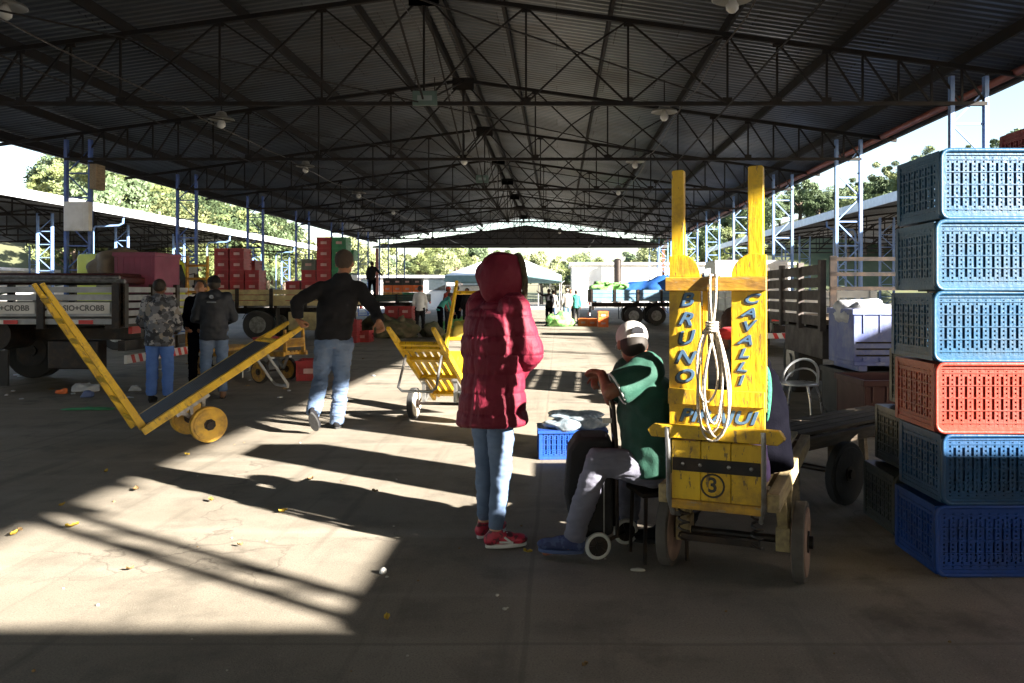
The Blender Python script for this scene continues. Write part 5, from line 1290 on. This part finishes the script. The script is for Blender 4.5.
for x in (-1,1):
    for y in (-1,1): MB().b2(x*(a-.1)-.06,x*(a-.1)+.06,y*(a-.1)-.06,y*(a-.1)+.06,0,2.9).build('pole', M_white2, cn)
# white tarp wedge in left shed
tag(MB().prism([(0,0),(7.5,0),(6.2,2.0),(1.5,1.3)], (-27,36,0), (1,0,0), (0,0,1), (0,3,0)).build('covered_load', M_white, bevel=.15), 'white tarpaulin covered load under the left market shed', 'load')
# vehicles in left shed / right: white vans
def van(loc, yaw, label, mat):
    r = empty('delivery_van', loc, yaw, label, 'van', 'vans parked far back')
    b = MB().prism([(0,.35),(4.6,.35),(4.6,1.0),(4.2,1.2),(3.6,1.9),(3.2,2.05),(.1,2.05),(0,1.9)], (0,-.95,0),(1,0,0),(0,0,1),(0,1.9,0)).build('body', mat, r, bevel=.06)
    for s in (-1,1): MB().prism([(2.5,1.15),(3.95,1.15),(3.5,1.8),(2.5,1.8)], (0,s*.95-.006,0),(1,0,0),(0,0,1),(0,.012,0)).build('side_window', M_glass, b)
    for x in (.9,3.7):
        for s in (-1,1):
            w_ = MB().cyl((x,s*.85-.1,.33),(x,s*.85+.1,.33),.33,.33,20).build('wheel', M_dark, r, smooth='a'); MB().cyl((x,s*.85-.11,.33),(x,s*.85+.11,.33),.19,.19,14).build('rim', M_galv, w_, smooth='a')
    return r
van((-24,26,0), R(170), 'white van under the left shed near the picture edge', M_white2)
van((-26,44,0), R(10), 'white van deeper under the left shed', M_white2)
van((16,30,0), R(80), 'white van under the right shed', M_white2)
van((-9.5,72,0), R(5), 'white van in the yard left of the canopy tent', M_white2)
van((9.7,40,0), R(95), 'pale van between the right columns far back', M_white2)

# ================================================================= trees and hills
def leafmat(n, c1, c2): return pm(n, c1, c2, sc=1.3, rough=.65, detail=3)
LM = [leafmat('leaf_olive',(.17,.20,.07),(.10,.13,.05)), leafmat('leaf_dark',(.09,.13,.06),(.05,.08,.035)), leafmat('leaf_pale',(.24,.26,.12),(.15,.18,.08))]
M_bark = pm('bark', (.14,.10,.075), (.09,.07,.05), rough=.9, bump=.6)
def crown_mesh(seed, nclump=26, leaves=170, rx=2.6, rz=2.0, cz=4.4, ls=.17):
    rnd = random.Random(seed); mb = MB()
    for c in range(nclump):
        while True:
            p = V((rnd.uniform(-1,1),rnd.uniform(-1,1),rnd.uniform(-1,1)))
            if .25 < p.length < 1: break
        cc = V((p.x*rx,p.y*rx,cz+p.z*rz)); cr_ = rnd.uniform(.5,1.0)*rx*.33
        for k in range(leaves):
            d = V((rnd.gauss(0,1),rnd.gauss(0,1),rnd.gauss(0,1))).normalized()*cr_*rnd.random()**.45; d.z *= .75
            q = cc+d; u = V((rnd.gauss(0,1),rnd.gauss(0,1),rnd.gauss(0,1))).normalized(); w_ = u.orthogonal().normalized(); l = ls*rnd.choice((.6,.8,1,1.2,1.9))
            i = len(mb.v); mb.v += [q-u*l*.5, q+w_*l*.35, q+u*l*.6, q-w_*l*.35]; mb.f.append((i,i+1,i+2,i+3))
    return mb.mesh('crown')
def trunk_mb(seed, cz=4.4, rx=2.6):
    rnd = random.Random(seed); mb = MB(); mb.path([(0,0,0),(.06,.03,cz*.35),(-.05,.05,cz*.7),(0,0,cz)], [.24,.19,.14,.07], 10)
    for k in range(7):
        a = k*2.4; z = cz*(.42+.07*k); e = V((math.cos(a)*rx*.6,math.sin(a)*rx*.6,z+1.3)); mb.path([(0,0,z),V((e.x*.5,e.y*.5,z+.8)),e], [.09,.06,.025], 6)
    return mb
CM = [crown_mesh(s_, 30, 340, rx_, rz_, 4.4, .15) for s_, rx_, rz_ in ((1,2.7,2.2),(2,2.3,2.7),(3,3.2,2.0))]
TM = [trunk_mb(s_).mesh('trunk') for s_ in (1,2,3)]
for m_ in TM: m_.materials.append(M_bark)
CMM = {}
def tree(x, y, z, sc, kind, lm, label, group):
    r = empty('broadleaf_tree', (x,y,z), random.uniform(0,6.28), label, 'tree', group); r.scale = (sc,sc,sc*random.uniform(.9,1.15))
    if (kind,lm) not in CMM: m_ = CM[kind].copy(); m_.materials.append(LM[lm]); CMM[(kind,lm)] = m_
    for nm, me in (('trunk',TM[kind]),('crown',CMM[(kind,lm)])):
        o = bpy.data.objects.new(nm, me); col.objects.link(o); o.parent = r
    return r
# hills left and right
M_hill = pm('hill_scrub', (.10,.11,.05), (.055,.07,.03), sc=.12, rough=.95, dirt=(.2,.17,.1), dsc=.05)
def hillz(x, y):
    l = max(0, -x-36) if x/y*800+558 > 0 else max(0,-x-36)*max(0,1-(-(x/y*800+558))/300); h = 15*(1-math.exp(-(l/24)**2))*min(1,max(0,(y-20)/35))
    r_ = max(0, x-52); h += 19*(1-math.exp(-(r_/28)**2))*min(1,max(0,(y-15)/30))
    f = max(0, y-112); h += 1.5*(1-math.exp(-(f/45)**2))
    h += 12*(1-math.exp(-(max(0,y-108)/24)**2))*min(1,max(0,(x-16)/18))
    return h*(1+.18*noise.noise(V((x*.03,y*.03,1))))-.05
mb = MB(); nx, ny = 90, 60
for j in range(ny+1):
    for i in range(nx+1):
        x = -260+520*i/nx; y = 5+300*j/ny; h = hillz(x,y); mb.v.append(V((x,y,h if h > .1 else -.3)))
for j in range(ny):
    for i in range(nx): a = j*(nx+1)+i; mb.f.append((a,a+1,a+nx+2,a+nx+1))
hm = mb.build('hills', M_hill, smooth=True, fix=False); tag(hm, kind='structure')
random.seed(11); used = []
def scatter(n, fx, fy, sc, lms, label, group):
    c = 0; t = 0
    while c < n and t < 4000:
        t += 1; x = fx(); y = fy(); s_ = random.uniform(*sc)
        if x/y*800+558 < 75-(y-45)*.2: continue
        if any((x-a)**2+(y-b)**2 < (1.9*s_)**2 for a, b in used): continue
        used.append((x,y)); c += 1; z = max(0,hillz(x,y))-.1
        tree(x, y, z, s_, random.randrange(3), random.choice(lms), label, group)
U = random.uniform
scatter(90, lambda: U(-110,-38), lambda: U(45,120), (1.0,1.9), (0,0,2,1), 'bushy tree on the wooded hillside seen over the left shed roof', 'trees on the left hillside')
scatter(80, lambda: U(54,120), lambda: U(50,130), (1.2,2.2), (1,0,1), 'dark tree on the wooded slope seen over the right shed roof', 'trees on the right slope')
scatter(70, lambda: U(20,80), lambda: U(124,168), (1.0,1.5), (1,0,1), 'tree on the wooded rise seen between the right columns', 'trees on the right rise')
scatter(50, lambda: U(-60,18), lambda: U(112,150), (.8,1.35), (0,1,2), 'tree on the low rise behind the white warehouse', 'trees behind the far yard')
for x, y, s_, lm, lb in ((-2.0,96,.95,2,'pale green rounded tree right of the canopy tent'),(-12.5,98,1.0,2,'light tree behind the low white building'),(3.5,100,.95,1,'dark tree behind the left end of the white warehouse'),(20,100,1.1,0,'tree behind the right part of the white warehouse'),(-24,92,1.1,2,'light tree left behind the cream truck crates')):
    tree(x,y,0,s_,0,lm,lb,None)

# ================================================================= litter
M_lf = pm('dry_leaf', (.62,.45,.05), (.45,.28,.05), sc=20, rough=.7)
M_lfb = pm('brown_leaf', (.28,.18,.08), rough=.8)
def leaf(px, py, sz, mat, label, seed):
    sz *= .62; rnd = random.Random(seed); p = G(px,py); a = rnd.uniform(0,6.28); mb = MB(); vs = []; n = 9
    top_, bot = [], []
    for i in range(n):
        t = i/(n-1); w_ = math.sin(math.pi*t)**.8*.42
        for s in (-1,0,1): top_.append(V(((t-.5)*sz, s*w_*sz*.6, .006+.022*abs(t-.5)*sz*20*.6+.010*abs(s)*rnd.uniform(.5,1.6))))
    bot = [v-V((0,0,.002)) for v in top_]; o = len(top_)
    mb.v = top_+bot
    for i in range(n-1):
        for s in range(2):
            q = i*3+s; mb.f.append((q,q+3,q+4,q+1)); mb.f.append((q+o,q+1+o,q+4+o,q+3+o))
    mb.xf(Matrix.Rotation(a,4,'Z'))
    ob = mb.build('leaf', mat, smooth=True, fix=False); ob.location = p+V((0,0,.004)); tag(ob, label, 'leaf', 'dry leaves on the floor'); return ob
for i, (px, py, sz, m_, lb) in enumerate(((211,502,.11,M_lf,'bright yellow leaf in the middle of the sunlit patch'),(283,513,.10,M_lf,'yellow leaf between the woman shadow and the stripe shadows'),(187,456,.09,M_lf,'yellow leaf just below the wheel of the dark bedded cart'),
   (62,507,.10,M_lf,'yellow leaf where the upper stripe shadow begins'),(14,536,.10,M_lf,'yellow leaf at the left edge of the picture'),(72,528,.12,M_lf,'curled yellow leaf between the two stripe shadows'),
   (387,621,.09,M_lf,'yellow leaf in the shade below the sunlit patch'),(136,491,.13,M_lfb,'brown leaf at the shadow edge left of the woman shadow'),(310,481,.14,M_lfb,'brown leaf cluster in the bright strip between two shadows'),
   (240,547,.06,M_lfb,'tiny dark leaf in the sunlit patch'),(130,571,.06,M_lfb,'tiny brown leaf low in the sunlit patch'),(20,532,.07,M_lfb,'brown speck of leaf near the left edge'),
   (528,554,.08,M_lf,'yellow brown leaf by the toe of the seated man'),(106,473,.08,M_lf,'small yellow leaf in shade below the tall cart frame'),(585,668,.05,M_lfb,'small brown leaf at the bottom centre in shade'),(375,493,.08,M_lfb,'brown leaf near the tip of the bright strip'))):
    leaf(px,py,sz,m_,lb,i)
def scrap(px, py, rr, mat, label, name='paper_scrap', cat='litter', seed=0):
    p = G(px,py); tag(lump(MB(),(0,0,rr[2]*.6),rr,seed,n=20,m=12,amp=.45,fr=14,zc=.003).build(name, mat, smooth=True), label, cat, 'litter on the floor').location = p
scrap(636,571,(.035,.014,.010), pm('pale_scrap',(.5,.48,.42),rough=.8), 'curled pale paper scrap near the wheel of the lettered cart', seed=3)
scrap(382,574,(.018,.018,.018), M_white2, 'small white round pebble of foam in the shadow edge', name='foam_ball', seed=5)
scrap(86,391,(.16,.12,.07), M_bag, 'crumpled white plastic bag on the floor under the lettered truck', name='plastic_bag', seed=7)
scrap(88,397,(.08,.06,.05), pm('blue_scrap',(.15,.2,.4),rough=.5), 'small bluish scrap beside the crumpled white bag', seed=9)
scrap(62,394,(.07,.05,.045), M_orgc, 'orange fruit lying in the shade left of the crumpled bag', name='fruit', cat='fruit', seed=11)
scrap(93,410,(.28,.05,.02), pm('green_scrap',(.05,.25,.12),rough=.6), 'long green plastic strip on the floor under the tall cart frame', seed=12)
scrap(135,391,(.08,.06,.05), M_bag, 'white and blue crumpled wrapper left of the camouflage man', seed=15)
rnd = random.Random(5)
for i in range(34):
    px = rnd.uniform(5,455); py = rnd.uniform(352,402)
    if 300 < px < 360: continue
    scrap(px, py, (rnd.uniform(.02,.05),rnd.uniform(.02,.05),.012), M_bag if i % 3 else M_lfb, 'tiny pale scrap of litter on the shaded floor', seed=i+30)
rnd = random.Random(8)
for i in range(46):
    px = rnd.uniform(0,1000); py = rnd.uniform(440,680); p = G(px,py); s_ = rnd.uniform(.004,.010)
    o = lump(MB(),(0,0,s_*.5),(s_,s_*.8,s_*.6),i,n=8,m=6,amp=.3,fr=60,zc=0).build('pebble', M_lfb if i % 2 else MATS['pale_scrap']); o.location = p; tag(o,'tiny pebble or crumb on the floor','pebble','crumbs on the floor')

# ================================================================= light, sky, camera
SUN = V((.84,-.54,.380)).normalized()
sl = bpy.data.lights.new('sun','SUN'); sl.energy = 5; sl.angle = R(.53); sl.color = (1,.93,.82)
so = bpy.data.objects.new('sun', sl); col.objects.link(so); so.rotation_euler = SUN.to_track_quat('Z','Y').to_euler()
w = bpy.data.worlds.new('World'); scene.world = w; w.use_nodes = True; nt = w.node_tree
sk = nt.nodes.new('ShaderNodeTexSky'); sk.sky_type = 'NISHITA'; sk.sun_disc = False; sk.sun_elevation = R(20); sk.sun_rotation = math.atan2(SUN.x, SUN.y)
sk.air_density = 1.0; sk.dust_density = 1.2; sk.ozone_density = 0.7
nt.links.new(sk.outputs[0], nt.nodes['Background'].inputs[0]); nt.nodes['Background'].inputs[1].default_value = .05
cam = bpy.data.cameras.new('camera'); co = bpy.data.objects.new('camera', cam); col.objects.link(co); scene.camera = co
co.location = (0,0,HC); co.rotation_euler = (R(90),0,0); cam.sensor_width = 36; cam.lens = 800/1024*36
cam.shift_x = -46/1024; cam.shift_y = -(341.5-293)/1024*-1*-1
cam.clip_start = .05; cam.clip_end = 3000
vs = scene.view_settings; vs.view_transform = 'Standard'; vs.look = 'None'; vs.exposure = 3.02; vs.gamma = 1
scene.render.resolution_x = 1024; scene.render.resolution_y = 683
